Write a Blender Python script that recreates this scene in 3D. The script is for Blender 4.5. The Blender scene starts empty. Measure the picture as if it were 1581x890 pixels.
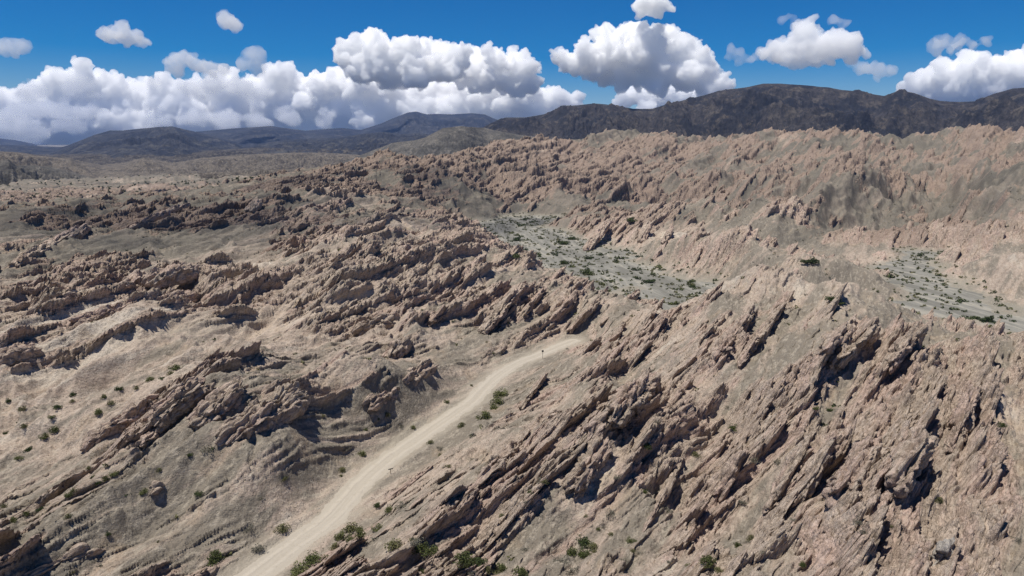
import bpy, math, random
import numpy as np
from mathutils import Vector, Matrix

# ------------------------------------------------------------------ camera, sky, sun, exposure
SC = bpy.context.scene
COL = SC.collection
CAM_H = 55.0
PITCH = math.radians(12.2)
F = 1068.0                      # focal length in pixels of the 1581 px wide photograph
W0, H0 = 1581.0, 890.0
cd = bpy.data.cameras.new('camera'); cam = bpy.data.objects.new('camera', cd); COL.objects.link(cam)
cd.sensor_width = 36.0; cd.lens = 36.0 * F / W0
cd.clip_start = 0.5; cd.clip_end = 120000.0
cam.location = (0, 0, CAM_H); cam.rotation_euler = (math.pi / 2 - PITCH, 0, 0)
SC.camera = cam

SUN_AZ, SUN_EL = math.radians(-108), math.radians(75)     # azimuth from +Y towards +X
sdir = Vector((math.sin(SUN_AZ) * math.cos(SUN_EL), math.cos(SUN_AZ) * math.cos(SUN_EL), math.sin(SUN_EL)))
wd = bpy.data.worlds.new('World'); SC.world = wd; wd.use_nodes = True
nt = wd.node_tree; nt.nodes.clear()
sky = nt.nodes.new('ShaderNodeTexSky'); sky.sky_type = 'NISHITA'; sky.sun_disc = False
sky.sun_elevation = SUN_EL; sky.sun_rotation = SUN_AZ
sky.altitude = 1900; sky.air_density = 1.0; sky.dust_density = 0.1; sky.ozone_density = 4.0
bg = nt.nodes.new('ShaderNodeBackground'); bg.inputs[1].default_value = 0.070
out = nt.nodes.new('ShaderNodeOutputWorld')
hs = nt.nodes.new('ShaderNodeHueSaturation'); hs.inputs['Hue'].default_value = 0.508; hs.inputs['Saturation'].default_value = 1.75; hs.inputs['Value'].default_value = 1.0
nt.links.new(sky.outputs[0], hs.inputs['Color']); nt.links.new(hs.outputs[0], bg.inputs[0]); nt.links.new(bg.outputs[0], out.inputs[0])
sl = bpy.data.lights.new('sun', 'SUN'); sl.energy = 5.0; sl.angle = math.radians(0.53); sl.color = (1.0, 0.95, 0.86)
so = bpy.data.objects.new('sun', sl); COL.objects.link(so); so.location = (-200, 100, 500)
so.rotation_euler = sdir.to_track_quat('Z', 'Y').to_euler()
SC.view_settings.view_transform = 'Standard'; SC.view_settings.look = 'None'
SC.view_settings.exposure = 0.2; SC.view_settings.gamma = 1.0; SC.view_settings.use_curve_mapping = False
SC.render.engine = 'CYCLES'
SC.cycles.use_denoising = True; SC.cycles.denoising_prefilter = 'NONE'
SC.cycles.max_bounces = 64; SC.cycles.diffuse_bounces = 4; SC.cycles.glossy_bounces = 1
SC.cycles.transparent_max_bounces = 12; SC.cycles.volume_bounces = 48
SC.cycles.use_adaptive_sampling = True; SC.cycles.adaptive_threshold = 0.006; SC.cycles.sample_clamp_indirect = 4.0
Q = 1.0

# ------------------------------------------------------------------ noise
f32 = np.float32
_r = np.random.RandomState(11)
PERM = np.tile(_r.permutation(256).astype(np.int32), 3)
GA = _r.uniform(0, 2 * math.pi, 256); GX = np.cos(GA).astype(f32); GY = np.sin(GA).astype(f32)
G3 = _r.normal(size=(256, 3)).astype(f32); G3 /= np.linalg.norm(G3, axis=1)[:, None]

def noise2(x, y, seed=0):
    x = np.asarray(x, f32) + f32(seed * 37.17); y = np.asarray(y, f32) + f32(seed * 19.71)
    xi = np.floor(x); yi = np.floor(y); fx = x - xi; fy = y - yi
    xi = xi.astype(np.int32) & 255; yi = yi.astype(np.int32) & 255
    u = fx * fx * fx * (fx * (fx * 6 - 15) + 10); v = fy * fy * fy * (fy * (fy * 6 - 15) + 10)
    a = PERM[xi] + yi; b = PERM[xi + 1] + yi
    def g(h, dx, dy):
        h = PERM[h]; return GX[h] * dx + GY[h] * dy
    n00 = g(a, fx, fy); n10 = g(b, fx - 1, fy); n01 = g(a + 1, fx, fy - 1); n11 = g(b + 1, fx - 1, fy - 1)
    nx0 = n00 + u * (n10 - n00); nx1 = n01 + u * (n11 - n01)
    return (nx0 + v * (nx1 - nx0)) * f32(1.5)

def noise3(p, seed=0):
    p = p.astype(f32) + f32(seed * 13.37)
    pi = np.floor(p); f = p - pi; pi = pi.astype(np.int32) & 255
    w = f * f * f * (f * (f * 6 - 15) + 10)
    r = 0
    for i in (0, 1):
        for j in (0, 1):
            for k in (0, 1):
                h = PERM[PERM[PERM[pi[:, 0] + i] + pi[:, 1] + j] + pi[:, 2] + k]
                g = G3[h]
                d = g[:, 0] * (f[:, 0] - i) + g[:, 1] * (f[:, 1] - j) + g[:, 2] * (f[:, 2] - k)
                r = r + d * (w[:, 0] if i else 1 - w[:, 0]) * (w[:, 1] if j else 1 - w[:, 1]) * (w[:, 2] if k else 1 - w[:, 2])
    return r * f32(1.6)

def fbm2(x, y, o=4, seed=0, g=0.5, l=2.03):
    s = 0; a = 1.0
    for i in range(o):
        s = s + f32(a) * noise2(x * f32(l ** i), y * f32(l ** i), seed + i); a *= g
    return s
def ridged(x, y, o=4, seed=0, g=0.5, l=2.07):
    s = 0; a = 1.0
    for i in range(o):
        n = 1 - np.abs(noise2(x * f32(l ** i), y * f32(l ** i), seed + i)) * 2
        s = s + f32(a) * n; a *= g
    return s
def hashf(h, k): return ((PERM[(h + k * 57) & 255] * 7 + PERM[(h * 3 + k) & 255] * 13) % 251 / 251.0).astype(f32)
def worley2(x, y, seed=0):
    xi = np.floor(x).astype(np.int32); yi = np.floor(y).astype(np.int32)
    f1 = np.full(x.shape, 9, f32); f2 = f1.copy(); cid = np.zeros(x.shape, f32)
    for a in (-1, 0, 1):
        for b in (-1, 0, 1):
            h = PERM[PERM[(xi + a + seed) & 255] + ((yi + b) & 255)]
            px = xi + a + .15 + .7 * hashf(h, 1); py = yi + b + .15 + .7 * hashf(h, 2)
            d = np.sqrt((px - x) ** 2 + (py - y) ** 2).astype(f32)
            n = d < f1; f2 = np.where(n, f1, np.minimum(f2, d)); cid = np.where(n, hashf(h, 3), cid); f1 = np.where(n, d, f1)
    return f1, f2, cid
def worley3(p, seed=0):
    pi = np.floor(p).astype(np.int32); n_ = len(p)
    f1 = np.full(n_, 9, f32); f2 = f1.copy(); cid = np.zeros(n_, f32)
    for a in (-1, 0, 1):
        for b in (-1, 0, 1):
            for c in (-1, 0, 1):
                h = PERM[PERM[PERM[(pi[:, 0] + a + seed) & 255] + ((pi[:, 1] + b) & 255)] + ((pi[:, 2] + c) & 255)]
                q = pi + np.array((a, b, c)) + .15 + .7 * np.stack([hashf(h, 1), hashf(h, 2), hashf(h, 5)], 1)
                d = np.sqrt(((q - p) ** 2).sum(1)).astype(f32)
                n = d < f1; f2 = np.where(n, f1, np.minimum(f2, d)); cid = np.where(n, hashf(h, 3), cid); f1 = np.where(n, d, f1)
    return f1, f2, cid
def sst(a, b, x):
    t = np.clip((x - a) / (b - a), 0, 1); return t * t * (3 - 2 * t)

# ------------------------------------------------------------------ picture <-> place (used only to survey positions)
CP, SP = math.cos(PITCH), math.sin(PITCH)
def ray(px, py):
    a = (px - W0 / 2) / F; v = (py - H0 / 2) / F
    return np.array([a, CP - v * SP, -SP - v * CP])       # per unit of depth
def at_z(px, py, z):
    d = ray(px, py); k = (z - CAM_H) / d[2]; return np.array([0, 0, CAM_H]) + d * k
def at_d(px, py, dep):
    return np.array([0, 0, CAM_H]) + ray(px, py) * dep
def project(x, y, z):
    zz = z - CAM_H
    dep = y * CP - zz * SP; up = y * SP + zz * CP
    dep = np.where(dep < 1, 1e9, dep)
    return W0 / 2 + F * x / dep, H0 / 2 - F * up / dep, dep

# ------------------------------------------------------------------ survey points of the terrain
ZP = """0,890,-2 200,890,1 365,890,0 600,890,3 800,890,4 1000,890,5 1200,890,8 1400,890,12 1581,890,12 -300,890,-1 1900,890,14
650,850,2 780,865,2 880,862,2 0,830,-4 0,760,-3 0,700,-4 60,660,-3 150,720,0 250,760,3 330,700,7 430,650,11 520,630,7 620,650,3
500,700,4 430,760,6 340,820,2 150,840,1 300,610,9 370,600,9 470,570,8 560,600,9 650,560,12 700,600,6 50,600,-2 100,560,2 0,560,3
200,520,6 0,500,6 130,490,8 250,455,10 330,425,12 430,395,14 560,365,16 640,375,14 400,500,5 500,500,8 600,470,9 700,450,8 780,500,5
365,890,0 420,850,0 480,810,0 560,745,0 640,680,0 700,635,.5 750,600,1 790,575,1 835,552,1 880,528,1 600,800,1 700,720,2.5
1100,700,4 1050,800,3 1000,650,7 930,700,8 1100,600,10 1000,560,9 950,600,8 870,600,5 800,650,3 850,780,4 760,730,4 900,820,3
1150,560,13 1581,620,10 1581,700,11 1520,760,10 1200,800,6 1230,700,10 1180,640,11
760,370,-20 780,340,-20 1000,330,-20 950,430,-20 1050,438,-20 900,400,-20 850,380,-20 1010,497,-20 1110,470,-20
1230,462,-15 1340,470,-15 1560,492,-14 1470,460,-14 1400,412,-14 1800,520,-14"""
DP = """330,400,290 200,400,300 350,340,400 60,400,290 120,345,380 450,330,420 550,320,430 0,320,500 200,310,520 280,305,560 400,285,620
500,265,700 570,250,780 640,238,850 700,232,950 780,225,1050 860,220,1150 950,210,1250 1100,212,1250 1190,218,1250 1310,200,1000
1400,207,1050 1500,205,1000 1530,213,980 1581,205,900 1700,200,900 1900,200,900 -200,330,500
640,300,620 700,290,660 850,280,850 950,260,1000 800,250,950 1100,250,1050 1000,300,850 1150,300,700 1250,260,850 1200,240,950
1400,250,850 1350,300,600 1450,280,620 1550,300,520 1581,260,650 1200,330,520 1170,390,420 1260,402,380 1050,320,600 1100,400,330
1130,350,400 1180,420,300 1290,400,330 1340,440,300 1420,370,450 1500,380,380 1581,400,320 1500,330,450 1581,350,400 1480,430,330
935,340,560 850,325,640 990,358,500 740,390,290 800,400,280 850,440,250 930,470,235 985,465,215 1050,480,190 1100,435,190
1200,450,170 1290,465,165 1400,480,165 1480,520,150 1581,545,150 1700,560,150 1010,510,215 1300,560,125 1300,650,105 1420,700,95 1450,800,80
700,330,520 740,350,500 600,330,430 680,370,330 -200,440,250 -200,560,170 1800,400,300"""
pts = []
for s in ZP.split(): a, b, c = map(float, s.split(',')); pts.append(at_z(a, b, c))
for s in DP.split(): a, b, c = map(float, s.split(',')); pts.append(at_d(a, b, c))
# ground falls away behind the crests
for a, b, c, k, dz in ((640,238,850,1.3,-35),(700,232,950,1.3,-35),(780,225,1050,1.3,-35),(860,220,1150,1.3,-45),(950,210,1250,1.25,-55),(1100,212,1250,1.25,-55),
        (1190,218,1250,1.2,-50),(1310,200,1000,1.25,-55),(1400,207,1050,1.25,-55),(1500,205,1000,1.25,-55),(1581,205,900,1.3,-50),(1700,200,900,1.3,-50),
        (1100,435,190,1.25,-16),(1200,450,170,1.3,-18),(1290,465,165,1.3,-20),(1400,480,165,1.3,-20),(1480,520,150,1.3,-18),(1581,545,150,1.4,-18),
        (930,470,235,1.2,-13),(850,440,250,1.2,-13),(800,400,280,1.18,-16),(740,390,290,1.2,-12),(1050,480,190,1.25,-14),
        (560,365,282,1.12,-8),(430,395,255,1.12,-9),(330,425,223,1.15,-8),(500,265,700,1.4,-20),(400,285,620,1.5,-18),(200,310,520,1.5,-18),(0,320,500,1.5,-16),
        (-200,330,500,1.5,-16)):
    p = at_d(a, b, c); p[0] *= k; p[1] *= k; p[2] += dz; pts.append(p)
for p in ((0,30,3),(0,12,2),(12,3,4),(-12,3,0),(-60,20,0),(60,20,8),(150,0,12),(-150,0,-3),(-400,60,-4),(300,60,10),
          (-900,1600,-20),(-300,1700,-15),(300,1900,0),(900,1700,10),(1500,1300,20),(-1600,900,-18),(1400,300,10),(-1500,200,-10)): pts.append(np.array(p, float))
P = np.array(pts)

def lp(x, y):
    r = np.sqrt(x * x + y * y); return np.arctan2(x, y), np.log(np.maximum(r, 8))
def solve_tps(u, v, z, lam=2e-3):
    n = len(u); d2 = (u[:, None] - u) ** 2 + (v[:, None] - v) ** 2
    K = 0.5 * d2 * np.log(d2 + 1e-9); K[np.arange(n), np.arange(n)] = lam
    A = np.zeros((n + 3, n + 3)); A[:n, :n] = K; A[:n, n] = 1; A[:n, n + 1] = u; A[:n, n + 2] = v; A[n:, :n] = A[:n, n:].T
    return np.linalg.solve(A, np.concatenate([z, [0, 0, 0]]))
pu, pv = lp(P[:, 0], P[:, 1])
CO = solve_tps(pu, pv, P[:, 2])
GU = np.linspace(-math.pi, math.pi, 721); GV = np.linspace(math.log(8), math.log(2600), 400)
gu, gv = np.meshgrid(GU, GV, indexing='ij')
BASE = np.zeros_like(gu)
for i in range(len(pu)):
    du = gu - pu[i]
    d2 = du ** 2 + (gv - pv[i]) ** 2
    BASE += CO[i] * 0.5 * d2 * np.log(d2 + 1e-9)
BASE += CO[-3] + CO[-2] * gu + CO[-1] * gv
BASE = np.clip(BASE, -40, 110)
print('survey', len(P), BASE[(np.abs(gu)<.8)].min(), BASE[(np.abs(gu)<.8)].max())
mixb = sst(1.05, 1.5, np.abs(gu)); BASE = BASE * (1 - mixb) + 0.0 * mixb          # behind the camera: level ground
BASE = BASE.astype(f32)
def grid_sample(G, x, y):
    u, v = lp(x, y)
    a = np.clip((u - GU[0]) / (GU[1] - GU[0]), 0, 719.999); b = np.clip((v - GV[0]) / (GV[1] - GV[0]), 0, 398.999)
    i = a.astype(np.int32); j = b.astype(np.int32); a = (a - i).astype(f32); b = (b - j).astype(f32)
    return (G[i, j] * (1 - a) + G[i + 1, j] * a) * (1 - b) + (G[i, j + 1] * (1 - a) + G[i + 1, j + 1] * a) * b
# ------------------------------------------------------------------ road, river beds: centre lines in the place
def poly(s, z):
    return [at_z(*map(float, q.split(',')), z)[:2] for q in s.split()]
ROAD = poly('140,1080 300,960 392,890 450,845 511,799 554,750 581,725 611,701 645,678 692,645 728,620 746,601 773,577 800,561 835,547 862,535 886,526', 0.3)
ROAD = [np.array((-75., 15.)), *ROAD]
def smooth_line(L, n=6):
    L = np.array(L); out = []
    for i in range(len(L) - 1):
        p0 = L[max(i - 1, 0)]; p1 = L[i]; p2 = L[i + 1]; p3 = L[min(i + 2, len(L) - 1)]
        for k in range(n):
            t = k / n
            out.append(0.5 * ((2 * p1) + (-p0 + p2) * t + (2 * p0 - 5 * p1 + 4 * p2 - p3) * t * t + (-p0 + 3 * p1 - 3 * p2 + p3) * t ** 3))
    out.append(L[-1]); return np.array(out)
ROADS = smooth_line(ROAD)
def dist_line(x, y, L, rad=None):
    """signed-less distance to polyline, minus local radius; also parameter"""
    best = np.full(x.shape, 1e6, f32); par = np.zeros(x.shape, f32)
    for i in range(len(L) - 1):
        ax, ay = L[i][0], L[i][1]; bx, by = L[i + 1][0] - ax, L[i + 1][1] - ay
        t = np.clip(((x - ax) * bx + (y - ay) * by) / (bx * bx + by * by), 0, 1)
        d = np.hypot(x - ax - t * bx, y - ay - t * by)
        if rad is not None: d = d - (rad[i] + t * (rad[i + 1] - rad[i]))
        m = d < best; best = np.where(m, d, best).astype(f32); par = np.where(m, i + t, par).astype(f32)
    return best, par
def bed(s, z):
    L = []; R = []
    for q in s.split():
        a, b, c = map(float, q.split(',')); p = at_z(a, b, z); L.append(p[:2]); R.append(c)
    return np.array(L), R
BED1 = bed('1100,450,10 1040,438,22 970,432,26 905,405,32 850,378,42 800,365,46 770,352,38 820,338,26', -20)
BED1b = bed('980,343,12 1000,331,26 1035,331,18', -20)
BED1c = bed('1000,432,12 1015,470,16 1010,500,10', -20)
BED2 = bed('1180,450,6 1240,462,8 1330,468,13 1420,478,15 1500,488,17 1600,500,18', -15)
BED2b = bed('1480,475,18 1430,440,16 1395,415,12 1425,392,7', -15)

TH = math.radians(30); ST, CT = math.sin(TH), math.cos(TH)

def blobs(x, y, B):
    """B: (px, py, depth, radius as a fraction of distance, value)"""
    u, v = lp(x, y); s = np.zeros(x.shape, f32)
    for px, py, dep, rr, val in B:
        p = at_d(px, py, dep); a, b = lp(p[0], p[1])
        ex = 1.0
        s += (val * np.exp(-(((u - a) / rr) ** 2 + ((v - b) / (rr * 1.6)) ** 2))).astype(f32)
    return s
def dz(px, py, z): return float((z - CAM_H) / ray(px, py)[2])
ROCKY = [(1520,830,62,.12,.7),(1530,720,80,.08,.5),(1380,840,65,.08,.3),(480,450,200,.07,.3),(60,520,dz(60,520,5),.07,.4),(1300,620,dz(1300,620,13),.16,.55),(1420,720,dz(1420,720,11),.14,.5),(1150,520,dz(1150,520,14),.14,.5),(960,520,dz(960,520,5),.12,.45),
         (1280,520,150,.12,.4),(980,620,dz(980,620,8),.12,.35),(1500,860,65,.14,.3),(1300,850,70,.14,.3),
         (700,430,dz(700,430,8),.14,.35),(620,470,dz(620,470,9),.12,.35),(560,380,270,.08,.3),(300,460,dz(300,460,9),.10,.35),(120,345,380,.07,.4),(240,610,dz(240,610,7),.07,.35),
         (600,300,520,.14,.4),(480,300,560,.1,.3),(850,260,950,.2,.35),(1000,250,1000,.2,.4),(1150,280,800,.1,.3),(1120,350,400,.1,.4),(1440,330,450,.09,.45),(930,350,540,.06,.5),
         (1380,215,1000,.12,.2),(1545,240,800,.06,.3),(1000,370,480,.06,.4),(400,300,560,.08,.25),(880,440,250,.08,.3),(760,520,dz(760,520,5),.1,.2),
         # smooth gravel and sand
         (450,700,dz(450,700,6),.14,-.6),(180,680,dz(180,680,2),.2,-.5),(60,600,dz(60,600,0),.12,-.3),(560,800,dz(560,800,1),.1,-.4),(650,610,dz(650,610,7),.07,-.55),(120,790,dz(120,790,-2),.16,-.35),(250,390,300,.1,-.55),(370,330,420,.06,-.3),(60,430,270,.14,-.5),
         (850,790,dz(850,790,4),.13,-.5),(1080,780,dz(1080,780,4),.12,-.6),(700,740,dz(700,740,2),.1,-.5),(1200,340,480,.08,-.6),(1290,430,310,.06,-.5),(1330,240,930,.07,-.45),(1530,300,560,.05,-.5),
         (1430,290,620,.03,.2),(1480,560,145,.05,-.4),(1560,600,125,.08,-.35),(1230,600,dz(1230,600,12),.05,-.3),(700,295,650,.09,-.45),(120,300,560,.2,-.5),(300,800,dz(300,800,2),.12,-.4),(600,860,dz(600,860,1),.12,-.8),(740,860,dz(740,860,2),.13,-.6),(900,860,dz(900,860,3),.12,-.5),(690,690,dz(690,690,2),.06,-.5),(1020,850,dz(1020,850,4),.1,-.4),
         (1380,410,380,.06,-.3),(1450,440,300,.1,-.3)]
# pale cream sand (+) or dark grey green gravel (-)
TINT = [(1350,560,dz(1350,560,14),.1,-.35),(1180,600,dz(1180,600,11),.06,-.5),(400,720,dz(400,720,5),.12,-.3),(800,640,dz(800,640,4),.06,-.4),(440,775,dz(440,775,4),.035,.9),(905,800,dz(905,800,4),.04,.8),(870,700,dz(870,700,5),.05,.5),(600,830,dz(600,830,2),.03,.9),(350,420,240,.1,.4),(100,480,dz(100,480,7),.12,.4),(1020,500,285,.04,1.2),(1060,380,480,.03,1.0),(460,640,dz(460,640,8),.06,-.5),(250,740,dz(250,740,2),.12,-.4),(240,700,dz(240,700,3),.05,-.3),(1150,620,dz(1150,620,10),.03,-.5),(1200,340,480,.09,-.8),(1290,430,310,.06,-.7),(1330,240,930,.08,-.8),(1530,280,600,.06,-.9),(1480,560,145,.06,-.7),(1560,620,125,.08,-.5),(150,400,300,.2,-.5),(350,350,400,.1,-.5),
        (60,800,dz(60,800,-3),.15,-.25),(620,600,dz(620,600,8),.06,-.6),(720,630,100,.03,0),(1080,760,dz(1080,760,4),.1,-.45),(1230,560,dz(1230,560,13),.05,-.6),
        (300,500,dz(300,500,8),.2,.5),(560,420,dz(560,420,10),.14,.45),(150,600,dz(150,600,0),.12,.3),(440,760,dz(440,760,5),.05,.5),(900,760,dz(900,760,5),.06,.5),(1100,470,185,.1,.5),
        (1450,880,62,.12,.4),(1050,370,480,.05,.4),(650,780,dz(650,780,1.5),.06,.5),(1000,250,1000,.3,.2),(1400,260,800,.1,.25),(640,300,620,.2,-.25),(300,300,600,.25,-.3)]

TONE = [(640,300,640,.16,.6),(760,270,800,.12,.5),(700,250,900,.1,.5),(560,290,600,.12,.4),(1000,270,950,.25,.45),(1350,250,800,.25,.5),(1150,300,700,.12,.4),(800,300,750,.15,.3),(300,380,350,.25,.5),(300,300,560,.25,.35),(120,350,380,.12,.4),(1440,320,480,.08,.2),  # darker zones: weathered rock tone plus valley shading put into the colour
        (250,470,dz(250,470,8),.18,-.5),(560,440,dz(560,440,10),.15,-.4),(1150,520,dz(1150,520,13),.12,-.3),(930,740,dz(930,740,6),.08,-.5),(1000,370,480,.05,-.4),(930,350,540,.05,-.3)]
def strata(x, y, z):
    wv = noise2(x / 170, y / 170, 5)
    u = x * ST + y * CT; w = x * CT - y * ST
    cot = np.clip(0.72 - 0.45 * np.arctan2(x, np.maximum(y, 1)) * 1.3, 0.32, 1.1)
    weff = w + 14 * wv - z * cot
    return u, weff, cot

def field(x, y):
    """everything about the ground at undisplaced x, y"""
    r = np.hypot(x, y)
    h = grid_sample(BASE, x, y)
    dr, _ = dist_line(x, y, ROADS)
    beds = None; bz = None
    for (L, R), z in ((BED1, -20), (BED1b, -20), (BED1c, -20), (BED2, -15), (BED2b, -15)):
        d, _ = dist_line(x, y, L, R)
        if beds is None: beds = d; bz = np.full(x.shape, z, f32)
        else:
            m = d < beds; beds = np.where(m, d, beds); bz = np.where(m, z, bz).astype(f32)
    beds = beds + 13 * noise2(x / 28, y / 28, 3) + 4 * noise2(x / 9, y / 9, 4)
    free = sst(3, 20, dr) * sst(-2, 30, beds)
    # spurs and gullies
    sc = np.clip(r / 300, 0.45, 2.2)
    us = x * ST + y * CT; ws = x * CT - y * ST
    g1 = ridged(us / 120 + 0.3 * noise2(x / 60, y / 60, 8), ws / 75, 5, 20, 0.48) - 0.75
    g2 = ridged(us / 52 + .3 * noise2(x / 25, y / 25, 18), ws / 27, 5, 30, 0.5) - 0.75
    far = sst(350, 900, r); lft = sst(10, -70, x)
    g0 = ridged(us / 380 + .4 * noise2(x / 200, y / 200, 14), ws / 150, 6, 26, 0.45) - 0.75
    az_ = np.arctan2(x, np.maximum(y, 1)); rt = sst(-.28, .02, az_)
    h = h + free * ((g0 - .25) * (6 * far * (1 - rt) + rt * 31 * sst(330, 620, r) * (1 - .6 * sst(820, 1050, r))) - 1.5 * far - 9 * (1 - rt) * sst(420, 1000, r)) * sst(0, 130, beds)
    h = h + free * (g1 * (3.4 + 6 * far * (.3 + .7 * rt)) * (.35 + .65 * sst(0, 70, beds)) + g2 * (2.3 + 1.5 * far + 2.0 * lft))
    for px, py, zz, hh, rr in ((440, 790, 2, 5.5, 10), (560, 600, 8, 4, 14), (700, 590, 3, 3, 11), (330, 720, 5, 2.5, 16), (120, 840, 0, 3, 13), (850, 800, 4, 3, 9), (760, 700, 3.5, 2.5, 8), (1000, 800, 4, 2.5, 11)):
        c = at_z(px, py, zz); dd = np.hypot(x - c[0], y - c[1]) / rr
        dd = dd * (1 + .35 * noise2((x - c[0]) / rr * 1.5 + 5, (y - c[1]) / rr * 1.5, int(px))) + .12 * ridged(x / 5, y / 5, 3, 19)
        h = h + free * hh * np.clip(1 - dd, 0, 1) ** 1.1
    # rockiness
    rk = 0.05 + 0.9 * fbm2(x / 75, y / 75, 2, 40) + .85 * blobs(x, y, ROCKY) + .22 * g2 + .12 * lft + .3 * far * (g0 - .1) + .9 * far * noise2(x / 240, y / 170, 44)
    _u, _w, cot = strata(x, y, h)
    rk = rk + 0.75 * noise2(_u / 80, _w / 15, 45) + .55 * noise2(_u / 30, _w / 6, 46) + .3 * noise2(_u / 11, _w / 3, 47)
    rock = sst(0.06, 0.48, rk) * sst(2.8, 8, dr) * sst(1, 12, beds)
    # soft valley floors
    h = np.where(beds < 30, h * sst(-1, 26, beds) + (1 - sst(-1, 26, beds)) * bz, h)
    h = h + np.where(beds < 6, 0.25 * noise2(x / 12, y / 5, 6), 0)
    # road bench: cut and low bank
    zr = 0.3 + 0.0 * x
    t = sst(2.8, 11, dr)
    bank = 0.5 * np.exp(-((dr - 3.5) / .7) ** 2) * (0.5 + noise2(x / 9, y / 9, 60)) * sst(2.2, 2.9, dr)
    h = h * t + (1 - t) * zr + bank
    return dict(r=r, h=h.astype(f32), dr=dr, beds=beds, rock=rock.astype(f32), rk=rk, cot=cot)

def fins(x, y, h, rock, cot, r, open_, stony):
    wv = noise2(x / 170, y / 170, 5)
    jit = 2.2 * noise2(x / 23, y / 23, 71) + .8 * noise2(x / 7, y / 7, 72)
    u = x * ST + y * CT + 2 * jit; w = x * CT - y * ST
    we = w + 14 * wv - h * cot + jit
    n1 = noise2(u / 75, we / 6.0, 80) + .38 * noise2(u / 20, we / 3.6, 81)
    e1 = noise2(u / 9, we / 20, 82)
    f1 = sst(.04, .15, n1 + .25 * e1) * (0.6 + .8 * np.abs(noise2(u / 30, we / 9, 83)) + .5 * noise2(u / 7, we / 6, 84))
    n2 = noise2(u / 32, we / 3.0, 85) + .5 * noise2(u / 5.5, we / 2.1, 86)
    f2 = sst(.0, .13, n2) * (.7 + .6 * noise2(u / 4, we / 4, 87))
    n3 = noise2(u / 6.5, we / 1.35, 88) + .4 * noise2(u / 2.2, we / 1.0, 89)
    f3 = sst(-.05, .25, n3)
    n4 = noise2(u / 2.4, we / .55, 90)
    f4 = sst(-.1, .3, n4)
    # cross joints
    j1 = 1 - np.abs(noise2(u / 4.2 + 3 * noise2(we / 9, u / 40, 91), we / 11, 92)) * 2.4
    j2 = 1 - np.abs(noise2(u / 1.7, we / 4, 93)) * 2.4
    cut = 1 - .34 * np.clip(j1, 0, 1) ** 4 - .2 * np.clip(j2, 0, 1) ** 4
    big = sst(.35, 1.0, rock)
    far = np.clip(1 - (r - 250) / 900, .25, 1)
    amp = 1 - .1 * sst(350, 800, r)
    D = rock * (big * (2.4 + .8 * sst(300, 700, r)) * f1 * amp + (.4 + .6 * f1) * 1.15 * f2 * amp + .75 * f3 * (.5 + .5 * rock) + .25 * f4)
    D = D * cut
    ub = u + 1.2 * noise2(u / 3, we / 3, 101); wb = we + .7 * noise2(u / 2.5, we / 2.5, 102)
    a1, a2, ac = worley2(ub / 3.4, wb / 1.7, 3); c1, c2, cc = worley2(ub / 1.25, wb / .8, 7)
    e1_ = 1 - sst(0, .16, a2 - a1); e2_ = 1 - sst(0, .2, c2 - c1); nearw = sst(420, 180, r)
    pr = .35 + .65 * sst(.1, .9, f1 + .6 * f2)
    D = D + rock * pr * ((ac - .5) * 2.0 * np.clip(1.3 - r / 1400, .5, 1) - .55 * e1_ + nearw * ((cc - .5) * .85 - .35 * e2_))
    soft = (1 - rock) * (.14 * sst(.12, .25, noise2(u / 6, we / 1.6, 96)) * sst(-.3, .2, noise2(x / 20, y / 20, 97)) + .35 * sst(.26, .36, noise2(u / 9, we / 3.0, 99)) * sst(-.1, .1, noise2(u / 3, we / 3, 100)) + .12 * sst(0, .3, noise2(u / 3, we / .6, 98)))
    lm = sst(-.1, .22, noise2(x / 26, y / 26, 103)) * (.04 + .96 * stony)
    led = sst(.16, .24, noise2(u / 13, we / 1.35, 104) + .3 * noise2(u / 4, we / 1.1, 105)) * lm * (.55 + .35 * sst(200, 500, r))
    led2 = sst(.2, .27, noise2(u / 7, we / .8, 106)) * sst(-.1, .2, noise2(x / 17, y / 17, 107)) * .3 * sst(420, 250, r) * (.15 + .85 * stony)
    D = D + (soft * (.35 + .65 * stony) + (1 - .6 * rock) * (led + led2)) * open_
    rock = np.maximum(rock, .6 * np.clip(led + led2, 0, 1) * open_)
    # lumps
    lump = (1 - np.abs(noise2(x / 3.1, y / 3.1, 94))) * .8 + (1 - np.abs(noise2(x / 1.2, y / 1.2, 95))) * .35
    D = D + rock * lump * sst(.1, .8, f1 + f2)
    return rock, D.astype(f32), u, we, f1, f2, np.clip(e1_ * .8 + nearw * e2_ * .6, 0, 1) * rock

def grid_axes():
    A = math.radians(47); na = int(1330 * Q)
    dense = np.linspace(-A, A, na)
    rest = np.linspace(A, 2 * math.pi - A, 90)[1:-1]
    az = np.concatenate([dense, rest])                 # closed ring
    r0 = np.exp(np.linspace(math.log(2), math.log(48), 40))[:-1]
    r1 = np.exp(np.linspace(math.log(48), math.log(1650), int(2000 * Q)))[:-1]
    r2 = np.exp(np.linspace(math.log(1650), math.log(17000), 140))
    return az.astype(np.float64), np.concatenate([r0, r1, r2])
AZ, RR = grid_axes()
NA, NR = len(AZ), len(RR)
X = np.empty((NR, NA), f32); Y = np.empty((NR, NA), f32); Z = np.empty((NR, NA), f32)
A_rock = np.empty((NR, NA), f32); A_tint = np.empty((NR, NA), f32); A_str = np.empty((NR, NA), f32); A_road = np.empty((NR, NA), f32); A_bed = np.empty((NR, NA), f32); A_fin = np.empty((NR, NA), f32); A_tone = np.empty((NR, NA), f32)
CH = 200
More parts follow.
